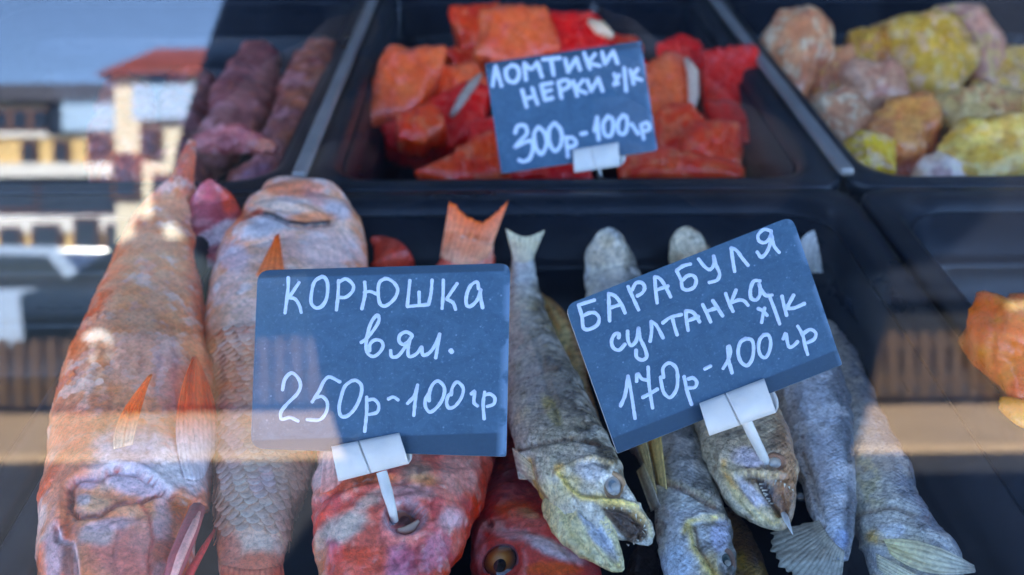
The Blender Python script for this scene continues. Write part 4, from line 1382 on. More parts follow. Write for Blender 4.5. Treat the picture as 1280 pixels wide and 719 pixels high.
# folded fish with its tail towards the viewer
Z7 = z_at(210, 215, 4.64)
slit = Z7([(480, 250), (520, 232), (600, 245), (700, 290), (800, 302), (870, 295), (940, 290)])
slitp = [(q[0], q[1] - 3.2) for q in slit] + [(q[0], q[1] + 3.2) for q in slit[::-1]]
R2 = Body([(372, 228, 30, 6, 0.5), (370, 236, 80, 4, 0.6), (372, 250, 118, 0, 0.65), (372, 272, 138, -6, 0.65), (373, 300, 164, -10, 0.62), (367, 340, 184, -14, 0.6), (354, 400, 186, -16, 0.6),
           (344, 470, 160, -18, 0.6), (336, 530, 134, -18, 0.62), (330, 580, 118, -18, 0.66), (322, 630, 100, -17, 0.7), (316, 680, 88, -16, 0.66), (314, 705, 80, -16, 0.4), (313, 730, 70, -16, 0.25)],
          nu=320, nv=180, seed=3, noise=((45, 0.0011), (130, 0.0006), (420, 0.0002)), wr=((120, 90, 0.0003),),
          base=red_base((236, 178, 152), (232, 136, 96), (238, 208, 198)),
          ops=[('poly', slitp, 7.0, 2.5), ('crease', slit, 5.0, 3.5), ('step', [(q[0], q[1] - 3) for q in slit[::-1]], 2.4, 16), ('ridge', Z7([(520, 190), (640, 170), (760, 190), (880, 240)]), 4, 1.2), ('crease', Z7([(600, 200), (760, 230), (900, 270)]), 3, 1.0),
               ('bump', 380, 240, 22, 8, 1.6), ('bump', 315, 292, 24, 9, 1.8), ('crease', Z7([(380, 460), (460, 420), (600, 400), (700, 370)]), 3, 1.2), ('crease', Z7([(980, 280), (1060, 400), (1120, 520)]), 3, 0.9), ('bump', 430, 270, 14, 14, 1.5)],
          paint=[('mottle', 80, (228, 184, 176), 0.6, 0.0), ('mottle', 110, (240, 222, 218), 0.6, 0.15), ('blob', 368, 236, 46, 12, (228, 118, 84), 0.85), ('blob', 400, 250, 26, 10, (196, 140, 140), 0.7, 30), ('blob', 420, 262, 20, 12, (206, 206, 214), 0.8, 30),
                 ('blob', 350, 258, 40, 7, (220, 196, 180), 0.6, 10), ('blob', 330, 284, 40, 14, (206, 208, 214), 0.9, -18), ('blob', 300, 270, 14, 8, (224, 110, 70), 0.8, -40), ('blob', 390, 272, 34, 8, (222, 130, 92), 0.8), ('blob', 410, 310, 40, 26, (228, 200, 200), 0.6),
                 ('blob', 292, 320, 20, 20, (214, 196, 206), 0.6), ('blob', 300, 440, 26, 60, (236, 180, 158), 0.6), ('blob', 290, 560, 18, 60, (220, 208, 220), 0.6), ('blob', 336, 620, 70, 90, (236, 208, 184), 0.9), ('blob', 330, 600, 16, 18, (222, 190, 200), 0.5), ('blob', 320, 705, 40, 18, (232, 116, 90), 0.9), ('blob', 290, 690, 16, 26, (226, 130, 110), 0.8),
                 ('poly', slitp, (14, 6, 8), 1.0, 1.5), ('line', Z7([(440, 280), (480, 250), (540, 225)]), 3, (206, 84, 60), 0.7)])
r2 = fish_root('red_fish', 'pale pink scaly fish folded over at the gill, orange tail hanging down', 'fish', R2, 'whole red fish')
R2.wb = (2.3, 1.95, 1.84)
R2.build('body', M_red, r2)
scales(R2, r2, 0.0052, 0.52, 0.94, M_redsc, 0.6, False, jit=0.05, edgek=1.28)
fin(R2, r2, [(320, 345), (356, 345)], [(344, 296), (349, 292)], (224, 120, 84), (230, 92, 50), 4, 1.0, 2.6, 'pectoral_fin', amp=0.4)
fin(R2, r2, [(277, 706), (316, 712), (354, 706)], [(262, 780), (316, 790), (360, 780)], (228, 120, 96), (224, 84, 56), 12, 0.2, 0.6, 'tail_fin', amp=0.25, cr=(0.0, 0.4))

# the fish whose eye socket carries the stick
Zc = z_at(380, 560, 4.52)
operc = Zc([(190, 235), (110, 300), (40, 370)])
opl2 = Zc([(420, 220), (300, 250), (200, 300), (120, 400), (60, 560), (50, 720)])
cheek = Zc([(480, 330), (420, 420), (440, 540), (520, 620), (560, 720)])
R3 = Body([(592, 296, 44, -48, 0.3), (584, 330, 66, -46, 0.5), (574, 380, 110, -42, 0.6), (556, 440, 160, -36, 0.62), (534, 500, 196, -30, 0.62), (512, 560, 214, -24, 0.6), (502, 600, 212, -20, 0.58), (492, 640, 202, -17, 0.56), (478, 690, 174, -15, 0.56),
           (466, 735, 142, -16, 0.56), (456, 785, 100, -18, 0.56), (450, 825, 50, -20, 0.6), (448, 840, 14, -20, 0.6)],
          nu=340, nv=200, seed=4, noise=((45, 0.0016), (130, 0.0009), (420, 0.0005)), wr=((90, 160, 0.0008), (260, 200, 0.0006)), ymax=0.472,
          base=red_base((220, 116, 104), (216, 74, 52), (230, 180, 176)),
          ops=[('pit', 506, 647, 23, 19, 4.2), ('crease', operc, 3, 1.8), ('step', operc[::-1], 1.6, 14), ('ridge', opl2, 4, 1.3), ('crease', [(q[0] + 5, q[1] + 6) for q in opl2], 3, 1.0), ('crease', cheek, 3, 0.8),
               ('bump', 560, 645, 18, 18, 1.6), ('bump', 520, 590, 18, 12, 1.4), ('crease', Zc([(500, 180), (560, 200), (700, 260), (720, 400)]), 4, 1.2), ('bump', 416, 690, 14, 14, 1.0),
               ('crease', Zc([(640, 100), (620, 180), (660, 240)]), 3, 1.0), ('crease', Zc([(260, 330), (180, 420), (140, 520)]), 3, 0.7), ('crease', Zc([(340, 350), (270, 450), (250, 560)]), 3, 0.6)],
          paint=[('mottle', 90, (192, 96, 104), 0.6, 0.05), ('mottle', 200, (226, 196, 186), 0.35, 0.25), ('blob', 430, 660, 36, 18, (196, 202, 192), 0.9, -32), ('blob', 462, 625, 22, 10, (206, 206, 196), 0.7, -30), ('blob', 402, 590, 12, 30, (222, 206, 206), 0.85, 15),
                 ('blob', 440, 605, 50, 8, (216, 104, 70), 0.85, -14), ('blob', 470, 598, 30, 8, (214, 120, 70), 0.7), ('blob', 415, 688, 14, 15, (176, 92, 120), 0.8), ('blob', 400, 700, 10, 30, (226, 186, 140), 0.6), ('blob', 445, 705, 46, 24, (216, 88, 64), 0.75),
                 ('blob', 520, 588, 24, 14, (176, 166, 150), 0.8), ('blob', 530, 600, 20, 9, (186, 150, 100), 0.6), ('blob', 512, 615, 34, 10, (178, 176, 182), 0.6), ('blob', 575, 590, 30, 30, (216, 168, 160), 0.7), ('blob', 564, 650, 18, 18, (216, 186, 194), 0.8), ('blob', 568, 665, 9, 8, (216, 120, 110), 0.6),
                 ('blob', 500, 705, 20, 26, (168, 130, 168), 0.6), ('blob', 520, 700, 22, 22, (150, 64, 84), 0.5), ('blob', 545, 690, 18, 26, (190, 150, 176), 0.5, 30), ('blob', 484, 668, 14, 14, (222, 140, 140), 0.5),
                 ('mottle', 330, (236, 214, 204), 0.5, 0.45), ('line', operc, 2.5, (196, 70, 60), 0.7), ('line', Zc([(30, 350), (40, 500), (45, 720)]), 4, (206, 60, 50), 0.8), ('line', [(531, 647), (529, 654), (523, 661), (515, 665), (505, 666), (495, 665), (487, 660), (482, 653), (481, 645), (483, 638), (489, 631), (498, 627), (508, 627), (517, 629), (525, 634), (530, 641), (530, 649)], 4, (150, 152, 166), 0.85), ('blob', 506, 647, 20, 16, (52, 40, 42), 0.95), ('blob', 588, 310, 40, 22, (228, 190, 176), 0.85)])
r3 = fish_root('red_fish', 'red fish with the stick of a price board pushed into its eye socket', 'fish', R3, 'whole red fish')
R3.build('body', M_red, r3)
eye(R3, r3, 506, 647, 21, 17, [(0, (96, 74, 66)), (0.45, (110, 80, 70)), (0.7, (70, 62, 66)), (0.86, (120, 132, 146)), (1.0, (74, 78, 88))], sink=-1.2, dome=-0.22, ang=10, rim=(142, 140, 150))
Vc = [R3.hit(*q)[0] for q in ((497, 662), (506, 663), (516, 659), (524, 650))]
spike(r3, [(q - FWD * 0.0006, r) for q, r in zip(Vc, (0.0006, 0.0015, 0.0017, 0.0006))], (206, 200, 184), 'eye_lens', M_eye)
fin(R3, r3, [(550, 322), (580, 332), (610, 322)], [(562, 250), (601, 276), (636, 250)], (226, 176, 150), (232, 108, 66), 11, 0.3, 0.6, 'tail_fin', amp=0.25, ragged=0.05)
fin(R3, r3, [(430, 600), (416, 612), (400, 616)], [(440, 560), (420, 552), (404, 566)], (216, 140, 130), (224, 206, 208), 4, 0.8, 2.4, 'gill_flap', amp=0.2)

# the head between the boards; its shade is painted into the darker skin colour
Zd = z_at(560, 560, 4.52)
R4 = Body([(662, 500, 70, -62, 0.6), (660, 550, 88, -56, 0.6), (654, 600, 100, -48, 0.6), (652, 640, 116, -42, 0.6), (654, 672, 130, -38, 0.6), (664, 700, 148, -36, 0.6), (674, 730, 162, -36, 0.6), (682, 770, 150, -38, 0.6), (686, 810, 90, -40, 0.6), (688, 825, 20, -40, 0.6)],
          nu=230, nv=150, seed=5, noise=((45, 0.0012), (130, 0.0008), (420, 0.0003)), wr=((90, 160, 0.0005),),
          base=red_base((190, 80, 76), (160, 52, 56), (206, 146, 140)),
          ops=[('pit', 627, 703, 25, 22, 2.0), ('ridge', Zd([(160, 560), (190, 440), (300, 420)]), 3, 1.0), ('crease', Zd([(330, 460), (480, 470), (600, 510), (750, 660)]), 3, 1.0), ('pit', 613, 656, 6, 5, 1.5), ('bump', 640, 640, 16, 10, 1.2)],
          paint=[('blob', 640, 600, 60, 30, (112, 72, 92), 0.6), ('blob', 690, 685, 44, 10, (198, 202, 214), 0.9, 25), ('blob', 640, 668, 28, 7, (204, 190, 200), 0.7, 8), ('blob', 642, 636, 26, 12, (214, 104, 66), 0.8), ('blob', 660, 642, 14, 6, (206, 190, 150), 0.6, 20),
                 ('blob', 614, 657, 16, 9, (190, 184, 180), 0.6), ('blob', 613, 656, 5, 4, (40, 34, 44), 0.9), ('blob', 600, 690, 8, 26, (196, 170, 186), 0.8), ('blob', 690, 712, 40, 10, (222, 104, 66), 0.8), ('mottle', 160, (214, 120, 110), 0.5, 0.2),
                 ('line', Zd([(430, 580), (440, 650), (430, 720)]), 2, (224, 150, 150), 0.6)])
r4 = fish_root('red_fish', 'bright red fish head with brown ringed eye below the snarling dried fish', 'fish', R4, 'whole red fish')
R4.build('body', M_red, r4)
eye(R4, r4, 627, 703, 22, 20, [(0, (176, 160, 130)), (0.35, (160, 130, 84)), (0.55, (132, 92, 46)), (0.78, (92, 60, 36)), (0.92, (52, 36, 32)), (1.0, (34, 26, 30))], sink=-1.6, dome=0.22, rim=(120, 84, 96), pupil=(2, -9, 8.5, (10, 10, 14)))

# more red fish deeper in the heap
def simple_red(stations, label, base, paint=(), ops=(), seed=6, fins=(), sc=None, mat=None, nu=150, nv=90):
    B = Body(stations, nu=nu, nv=nv, seed=seed, base=base, paint=paint, ops=ops, ymax=0.485, wr=((90, 160, 0.0006),))
    r = fish_root('red_fish', label, 'fish', B, 'whole red fish')
    B.build('body', mat or M_red, r)
    for f_ in fins:
        fin(B, r, *f_[0], **f_[1])
    return B, r
simple_red([(262, 224, 5, 6, 0.4), (262, 233, 26, 4, 0.4), (266, 256, 60, 0, 0.4), (270, 290, 74, -4, 0.5), (268, 330, 66, -12, 0.5), (268, 400, 70, -26, 0.5), (276, 470, 60, -36, 0.5)],
           'dark red and white fish tucked behind the belly-up fish', red_base((150, 74, 84), (150, 62, 66), (176, 120, 136)),
           [('blob', 275, 292, 34, 13, (212, 216, 226), 1.0, -22), ('blob', 262, 300, 30, 8, (200, 206, 220), 0.9, -22), ('mottle', 120, (196, 150, 160), 0.6, 0.1), ('blob', 288, 252, 14, 18, (214, 84, 60), 0.8), ('mottle', 260, (110, 50, 60), 0.5, 0.2), ('blob', 250, 240, 16, 12, (170, 90, 120), 0.5), ('line', [(232, 320), (270, 312), (298, 296)], 2.5, (90, 70, 90), 0.7), ('blob', 256, 338, 22, 14, (176, 186, 200), 0.8)],
           [('step', [(298, 290), (270, 308), (230, 322)], 3.0, 20), ('crease', [(300, 294), (270, 312), (230, 325)], 3, 2.5)], seed=7)
simple_red([(464, 298, 5, -20, 0.3), (474, 304, 22, -20, 0.3), (488, 322, 50, -22, 0.3), (492, 360, 70, -60, 0.5), (500, 430, 74, -64, 0.5), (505, 500, 60, -66, 0.5)],
           'small dark red fish mostly hidden behind the 250р board', red_base((170, 70, 58), (150, 56, 50), (190, 110, 100)), seed=8)

# ------------------------------------------------------------------ dried silver fish
def dry_base(back, side, belly, flip=1):
    def f(u, s, x, y, P):
        n = vnoise(P * 110, 14)[..., None] * 0.25
        a = (s * flip)[..., None] + n
        c = lin(side) * np.ones_like(P)
        w = sm(0.15, 0.8, a)
        c = c * (1 - w) + lin(back) * w
        w = sm(0.25, 0.9, -a)
        c = c * (1 - w) + lin(belly) * w
        return c * (0.9 + 0.25 * (0.5 + 0.5 * vnoise(P * 260, 15)[..., None]))
    return f

# the snarling fish
Ze = z_at(650, 530, 3.805)
col1 = Ze([(0, 130), (60, 110), (150, 85), (260, 68), (370, 100)])
gill1 = Ze([(45, 165), (60, 250), (90, 330), (150, 440), (250, 560)])
cheek1 = Ze([(190, 225), (260, 180), (350, 160), (440, 190)])
jaw1 = Ze([(180, 230), (230, 300), (290, 350), (380, 360), (480, 365), (560, 390)])
S1 = Body([(655, 300, 20, -46, 0.3), (654, 322, 26, -44, 0.5), (653, 348, 36, -42, 0.6), (656, 400, 60, -36, 0.7), (666, 450, 80, -28, 0.75), (682, 500, 98, -20, 0.75), (698, 545, 110, -14, 0.72), (714, 580, 108, -11, 0.7), (732, 606, 100, -9, 0.66),
           (752, 628, 84, -9, 0.6), (774, 645, 62, -10, 0.5), (794, 660, 42, -12, 0.45), (808, 674, 22, -13, 0.4), (813, 681, 6, -14, 0.4)],
          nu=320, nv=170, seed=21, noise=((60, 0.0010), (170, 0.0007), (500, 0.00035)), wr=((90, 170, 0.0005), (260, 260, 0.0003)), ymax=0.470,
          base=dry_base((84, 80, 72), (152, 150, 142), (196, 194, 186)),
          ops=[('crease', col1, 3.0, 1.8), ('step', col1[::-1], 1.6, 14), ('crease', gill1, 3, 1.4), ('ridge', jaw1, 3.0, 1.6), ('crease', [(q[0] - 3, q[1] - 6) for q in jaw1], 3, 0.9), ('ridge', cheek1, 3, 1.0), ('poly', [(750, 634), (772, 633), (792, 641), (806, 655), (810, 668), (800, 677), (784, 681), (772, 664), (760, 648)], 5.0, 4), ('ridge', [(752, 630), (774, 629), (796, 638), (811, 655), (815, 670)], 3, 1.2), ('crease', [(q[0] + 1, q[1] + 7) for q in cheek1], 3, 1.0),
               ('pit', 766, 607, 15, 17, 2.2), ('crease', [(690, 500), (705, 540), (712, 560)], 3, 0.7), ('crease', [(672, 420), (680, 470), (700, 520)], 4, 0.8), ('crease', Ze([(420, 400), (480, 420), (560, 460), (600, 520)]), 4, 1.2), ('bump', 690, 590, 14, 20, 1.0), ('bump', 735, 580, 22, 12, 0.9),
               ('crease', Ze([(110, 160), (150, 240), (170, 330)]), 3, 0.7)],
          paint=[('mottle', 90, (206, 208, 206), 0.7, 0.0), ('mottle', 170, (96, 90, 80), 0.35, 0.2), ('mottle', 340, (228, 230, 228), 0.5, 0.2), ('mottle', 70, (196, 176, 130), 0.4, 0.2), ('blob', 655, 340, 16, 30, (196, 206, 216), 0.8), ('blob', 655, 305, 24, 16, (186, 182, 160), 0.7), ('blob', 650, 400, 14, 40, (196, 196, 190), 0.6), ('blob', 668, 480, 14, 40, (176, 184, 196), 0.5), ('blob', 700, 470, 22, 50, (98, 94, 88), 0.5),
                 ('blob', 690, 515, 8, 26, (190, 176, 110), 0.6, -30), ('blob', 690, 585, 30, 16, (178, 174, 158), 0.7), ('blob', 720, 572, 36, 10, (160, 156, 150), 0.6, 10), ('blob', 738, 590, 24, 14, (186, 192, 206), 0.75, 20), ('blob', 700, 588, 9, 10, (196, 150, 80), 0.75), ('blob', 692, 620, 24, 26, (206, 196, 150), 0.7), ('blob', 706, 640, 16, 14, (208, 206, 190), 0.7),
                 ('blob', 715, 605, 16, 14, (210, 190, 140), 0.6), ('poly', [(750, 634), (772, 633), (792, 641), (806, 655), (810, 668), (800, 677), (784, 681), (772, 664), (760, 648)], (84, 70, 66), 0.9, 3), ('mottle', 200, (200, 196, 180), 0.35, 0.2), ('line', [(752, 630), (774, 629), (796, 638), (811, 655), (815, 670)], 3.5, (206, 186, 140), 0.8), ('blob', 760, 625, 26, 6, (206, 180, 130), 0.8, 20), ('blob', 800, 645, 14, 8, (186, 160, 120), 0.7, 40), ('line', jaw1, 3.0, (222, 192, 120), 0.95), ('line', gill1, 3.5, (204, 156, 80), 0.85), ('line', [(q[0] + 5, q[1] + 1) for q in gill1], 2.5, (92, 66, 48), 0.6), ('line', cheek1, 2.5, (190, 170, 130), 0.6),
                 ('line', col1, 2.6, (92, 64, 48), 0.85)])
s1 = fish_root('dried_fish', 'grey dried fish with gaping toothy jaws between the two front boards', 'fish', S1, 'whole dried silver fish')
S1.build('body', M_dry, s1)
J1 = Body([(692, 610, 34, -18, 0.5), (706, 626, 62, -16, 0.5), (724, 648, 70, -15, 0.5), (744, 674, 58, -15, 0.5), (762, 696, 38, -16, 0.5), (772, 707, 22, -16, 0.5), (779, 713, 6, -16, 0.5)],
          nu=140, nv=110, seed=23, noise=((90, 0.0012), (240, 0.0009), (600, 0.0004)), wr=((150, 260, 0.0008),), base=dry_base((206, 196, 160), (200, 190, 150), (204, 186, 140)),
          ops=[('crease', [(728, 632), (748, 660), (772, 702)], 7, 2.4), ('ridge', [(742, 628), (760, 655), (778, 702)], 2.5, 1.6), ('ridge', [(722, 640), (738, 668), (762, 704)], 2.5, 1.4), ('crease', [(700, 630), (712, 660), (735, 690)], 3, 0.9)],
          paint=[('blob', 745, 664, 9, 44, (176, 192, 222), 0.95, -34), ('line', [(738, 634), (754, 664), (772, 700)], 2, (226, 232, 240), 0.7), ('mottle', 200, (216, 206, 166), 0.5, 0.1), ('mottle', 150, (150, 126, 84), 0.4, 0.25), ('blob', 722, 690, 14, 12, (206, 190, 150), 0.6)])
J1.build('lower_jaw', M_head, s1)
eye(S1, s1, 766, 607, 12.5, 15.5, [(0, (120, 150, 164)), (0.35, (96, 128, 146)), (0.5, (150, 170, 176)), (0.75, (170, 182, 176)), (0.9, (90, 110, 128)), (1.0, (46, 60, 84))], sink=0.4, dome=0.4, ang=20, rim=(150, 140, 116), pupil=(2, -4, 5.5, (146, 168, 172)))
teeth(J1, s1, [(750, 640), (758, 656), (767, 678), (774, 696)], 11, 6.0, (0.9, -0.3), lift=0.8)
teeth(S1, s1, [(758, 632), (778, 633), (796, 642), (808, 656)], 7, 5.5, (0.0, 1.0), lift=0.6)
teeth(S1, s1, [(810, 662), (806, 673), (796, 679), (786, 682)], 6, 5.0, (-0.7, -0.5), lift=0.6)
fin(S1, s1, [(642, 326), (654, 328), (666, 324)], [(632, 286), (656, 296), (681, 288)], (186, 184, 170), (176, 176, 156), 7, 0.2, 0.5, 'tail_fin', amp=0.3)
fin(S1, s1, [(664, 580), (668, 600)], [(640, 560), (648, 598)], (196, 182, 150), (206, 200, 190), 5, 0.4, 1.0, 'pectoral_fin', amp=0.3)

# scaly fish beside it
Zf = z_at(780, 540, 4.017)
col2 = Zf([(120, 262), (180, 255), (260, 275), (320, 300), (400, 345), (450, 380)])
gill2 = Zf([(300, 500), (320, 450), (390, 430), (490, 432)])
gill2b = Zf([(330, 480), (350, 580), (400, 660), (470, 740)])
S2 = Body([(765, 286, 12, -40, 0.6), (763, 294, 34, -40, 0.7), (761, 312, 52, -40, 0.7), (764, 340, 64, -38, 0.7), (778, 400, 76, -36, 0.75), (800, 470, 80, -32, 0.75), (822, 530, 82, -28, 0.75), (842, 580, 80, -24, 0.74), (858, 625, 82, -22, 0.7), (868, 665, 90, -21, 0.66),
           (875, 710, 88, -21, 0.62), (880, 755, 66, -22, 0.6), (884, 790, 26, -23, 0.6), (885, 797, 8, -23, 0.6)],
          nu=300, nv=130, seed=25, noise=((60, 0.0012), (170, 0.0008), (500, 0.0003)), wr=((90, 170, 0.0004),), ymax=0.470, base=dry_base((92, 96, 98), (146, 152, 158), (190, 192, 184)),
          ops=[('crease', col2, 3.5, 2.6), ('step', [(q[0], q[1] + 3) for q in col2[::-1]], 1.4, 18), ('ridge', gill2, 2.5, 1.2), ('crease', [(q[0] + 2, q[1] + 6) for q in gill2], 3, 1.0), ('ridge', gill2b, 2.5, 1.3), ('crease', [(q[0] + 6, q[1]) for q in gill2b], 3, 1.2), ('pit', 907, 703, 10, 16, 1.8), ('bump', 840, 650, 14, 30, 0.8)]
              + [('crease', [(826, 640 + k * 14), (836, 650 + k * 14), (846, 668 + k * 13)], 2.5, 0.7) for k in range(6)],
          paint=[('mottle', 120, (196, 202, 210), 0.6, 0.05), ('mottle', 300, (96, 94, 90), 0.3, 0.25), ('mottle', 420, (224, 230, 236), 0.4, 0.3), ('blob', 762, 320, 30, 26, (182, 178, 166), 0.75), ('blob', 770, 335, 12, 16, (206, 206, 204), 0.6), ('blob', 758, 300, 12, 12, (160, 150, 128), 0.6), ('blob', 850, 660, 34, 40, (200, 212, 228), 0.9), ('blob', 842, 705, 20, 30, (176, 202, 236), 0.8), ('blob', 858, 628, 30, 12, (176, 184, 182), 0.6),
                 ('line', gill2, 4, (214, 184, 116), 0.95), ('line', gill2b, 5, (218, 192, 126), 0.95), ('line', [(q[0] + 7, q[1] + 2) for q in gill2b], 2.5, (96, 80, 70), 0.6), ('blob', 900, 670, 12, 20, (168, 178, 214), 0.75), ('line', col2, 3, (150, 96, 76), 0.6), ('line', [(q[0], q[1] - 5) for q in col2], 4, (206, 194, 160), 0.5), ('blob', 888, 715, 12, 26, (204, 176, 110), 0.5)])
s2 = fish_root('dried_fish', 'scaly dried fish with pale blue head, coming out under the tilted board', 'fish', S2, 'whole dried silver fish')
S2.build('body', M_dry, s2)
scales(S2, s2, 0.0021, 0.45, 0.63, M_dry, 0.22, True, th0=0.0, th1=0.75)
eye(S2, s2, 907, 703, 9, 15, [(0, (60, 90, 92)), (0.35, (44, 70, 76)), (0.6, (96, 120, 120)), (0.85, (60, 72, 80)), (1.0, (40, 46, 56))], sink=0.4, dome=0.4, ang=-6, rim=(110, 100, 90), pupil=(2, -2, 4, (130, 150, 146)))
fin(S2, s2, [(816, 606), (822, 618)], [(792, 548), (806, 540)], (206, 190, 150), (206, 178, 130), 3, 0.6, 2.0, 'pectoral_fin', amp=0.4)
fin(S2, s2, [(822, 604), (834, 612)], [(806, 540), (826, 540)], (200, 176, 130), (196, 160, 104), 3, 0.8, 2.4, 'pectoral_fin', amp=0.4)
fin(S2, s2, [(814, 640), (826, 632)], [(796, 590), (806, 580)], (190, 200, 206), (206, 194, 156), 3, 0.4, 1.4, 'belly_flap', amp=0.3)

# fish speared by the tilted board
jaw3 = Zf([(490, 190), (540, 205), (640, 200), (740, 215), (810, 215)])
mouth3 = Zf([(672, 235), (690, 290), (725, 345), (770, 400)])
S3 = Body([(860, 284, 10, -44, 0.6), (859, 292, 32, -44, 0.7), (860, 308, 46, -43, 0.7), (868, 340, 60, -40, 0.7), (884, 400, 78, -34, 0.75), (902, 470, 92, -26, 0.75), (920, 525, 104, -16, 0.72), (934, 562, 108, -11, 0.68), (948, 598, 100, -9, 0.62), (960, 624, 80, -10, 0.58),
           (970, 643, 54, -11, 0.5), (978, 656, 26, -12, 0.45), (981, 661, 8, -12, 0.45)],
          nu=280, nv=140, seed=27, noise=((60, 0.0010), (170, 0.0007), (500, 0.00035)), wr=((90, 170, 0.0005), (260, 260, 0.0003)), ymax=0.470, base=dry_base((124, 104, 88), (150, 142, 130), (172, 166, 150)),
          ops=[('ridge', jaw3, 3, 1.6), ('crease', [(q[0], q[1] + 6) for q in jaw3], 3, 1.4), ('poly', [(951, 601), (968, 602), (983, 607), (989, 625), (985, 643), (972, 646), (960, 630)], 3.0, 4), ('crease', mouth3, 5, 2.2), ('ridge', [(q[0] - 9, q[1] + 4) for q in mouth3], 3, 1.5), ('pit', 967, 579, 13, 12, 1.8), ('ridge', Zf([(490, 150), (540, 70), (640, 20)]), 3, 1.2), ('crease', Zf([(420, 100), (470, 200), (540, 320), (640, 430)]), 3, 1.0), ('bump', 975, 615, 10, 18, 1.0),
               ('crease', Zf([(560, 240), (650, 340), (740, 420)]), 2.5, 0.8)],
          paint=[('mottle', 140, (190, 176, 156), 0.6, 0.05), ('mottle', 260, (92, 72, 58), 0.6, 0.15), ('blob', 934, 572, 24, 12, (176, 176, 204), 0.8, 20), ('blob', 905, 560, 18, 20, (150, 142, 132), 0.6), ('line', Zf([(500, 150), (500, 190), (540, 260), (600, 340)]), 4, (198, 150, 90), 0.8), ('line', jaw3, 3, (200, 180, 146), 0.8), ('blob', 942, 620, 7, 36, (196, 200, 226), 0.85, -42), ('blob', 930, 628, 6, 34, (206, 190, 150), 0.7, -42),
                 ('poly', [(951, 601), (968, 602), (983, 607), (989, 625), (985, 643), (972, 646), (960, 630)], (104, 72, 52), 0.85, 3), ('blob', 985, 600, 12, 34, (134, 98, 70), 0.7), ('blob', 958, 612, 7, 16, (34, 20, 20), 0.95, -25), ('line', mouth3, 2.6, (30, 18, 18), 0.9), ('blob', 985, 560, 12, 28, (126, 98, 80), 0.7), ('blob', 962, 645, 18, 8, (200, 176, 120), 0.7, 40), ('blob', 860, 300, 26, 18, (186, 180, 166), 0.8)])
s3 = fish_root('dried_fish', 'brown-faced dried fish with open jaws speared by the stick of the tilted board', 'fish', S3, 'whole dried silver fish')
S3.build('body', M_dry, s3)
eye(S3, s3, 968, 579, 11, 10, [(0, (170, 184, 180)), (0.4, (140, 158, 160)), (0.7, (160, 170, 164)), (1.0, (80, 84, 84))], sink=0.2, dome=0.45, rim=(130, 110, 92))
teeth(S3, s3, [(949, 606), (954, 618), (962, 630)], 8, 6.0, (0.9, -0.1))
teeth(S3, s3, [(970, 600), (980, 604), (990, 612)], 5, 4.0, (0.1, 0.9))

# silver belly fish, tail to the front
Zg = z_at(930, 470, 2.887)
S4 = Body([(966, 380, 30, -36, 0.5), (978, 410, 66, -32, 0.6), (996, 450, 88, -28, 0.65), (1010, 490, 94, -26, 0.66), (1022, 540, 88, -25, 0.68), (1032, 590, 76, -24, 0.7), (1040, 630, 58, -23, 0.7), (1046, 662, 40, -22, 0.7), (1049, 685, 28, -22, 0.5), (1050, 700, 20, -22, 0.3)],
          nu=220, nv=120, seed=29, noise=((60, 0.0012), (170, 0.0007), (500, 0.0003)), wr=((60, 150, 0.0006),), ymax=0.470, base=dry_base((110, 118, 126), (186, 198, 214), (216, 222, 228)),
          ops=[('crease', Zg([(205, 290), (240, 380), (275, 480), (285, 540)]), 3.5, 1.8), ('step', Zg([(285, 540), (270, 470), (235, 370), (205, 290)]), 1.0, 10), ('crease', Zg([(350, 60), (375, 200), (385, 350), (375, 500), (365, 600)]), 3, 1.0)],
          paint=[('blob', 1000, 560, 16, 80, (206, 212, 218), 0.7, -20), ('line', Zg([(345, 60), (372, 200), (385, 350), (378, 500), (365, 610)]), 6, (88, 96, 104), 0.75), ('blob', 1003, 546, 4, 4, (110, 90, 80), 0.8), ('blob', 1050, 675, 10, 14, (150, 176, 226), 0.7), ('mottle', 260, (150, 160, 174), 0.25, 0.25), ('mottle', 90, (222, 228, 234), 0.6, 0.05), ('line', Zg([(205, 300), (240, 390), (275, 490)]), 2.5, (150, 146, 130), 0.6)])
s4 = fish_root('dried_fish', 'silvery white dried fish with smooth belly and fanned tail pointing outward', 'fish', S4, 'whole dried silver fish')
S4.wb = (2.9, 2.6, 2.3)
S4.build('body', M_dry, s4)
fin(S4, s4, [(1056, 690), (1046, 682), (1032, 664), (1024, 650)], [(1050, 745), (1004, 735), (966, 700), (960, 668)], (150, 150, 140), (130, 132, 124), 17, 0.3, 0.9, 'tail_fin', amp=0.2, ragged=0.12, noise_c=0.25)

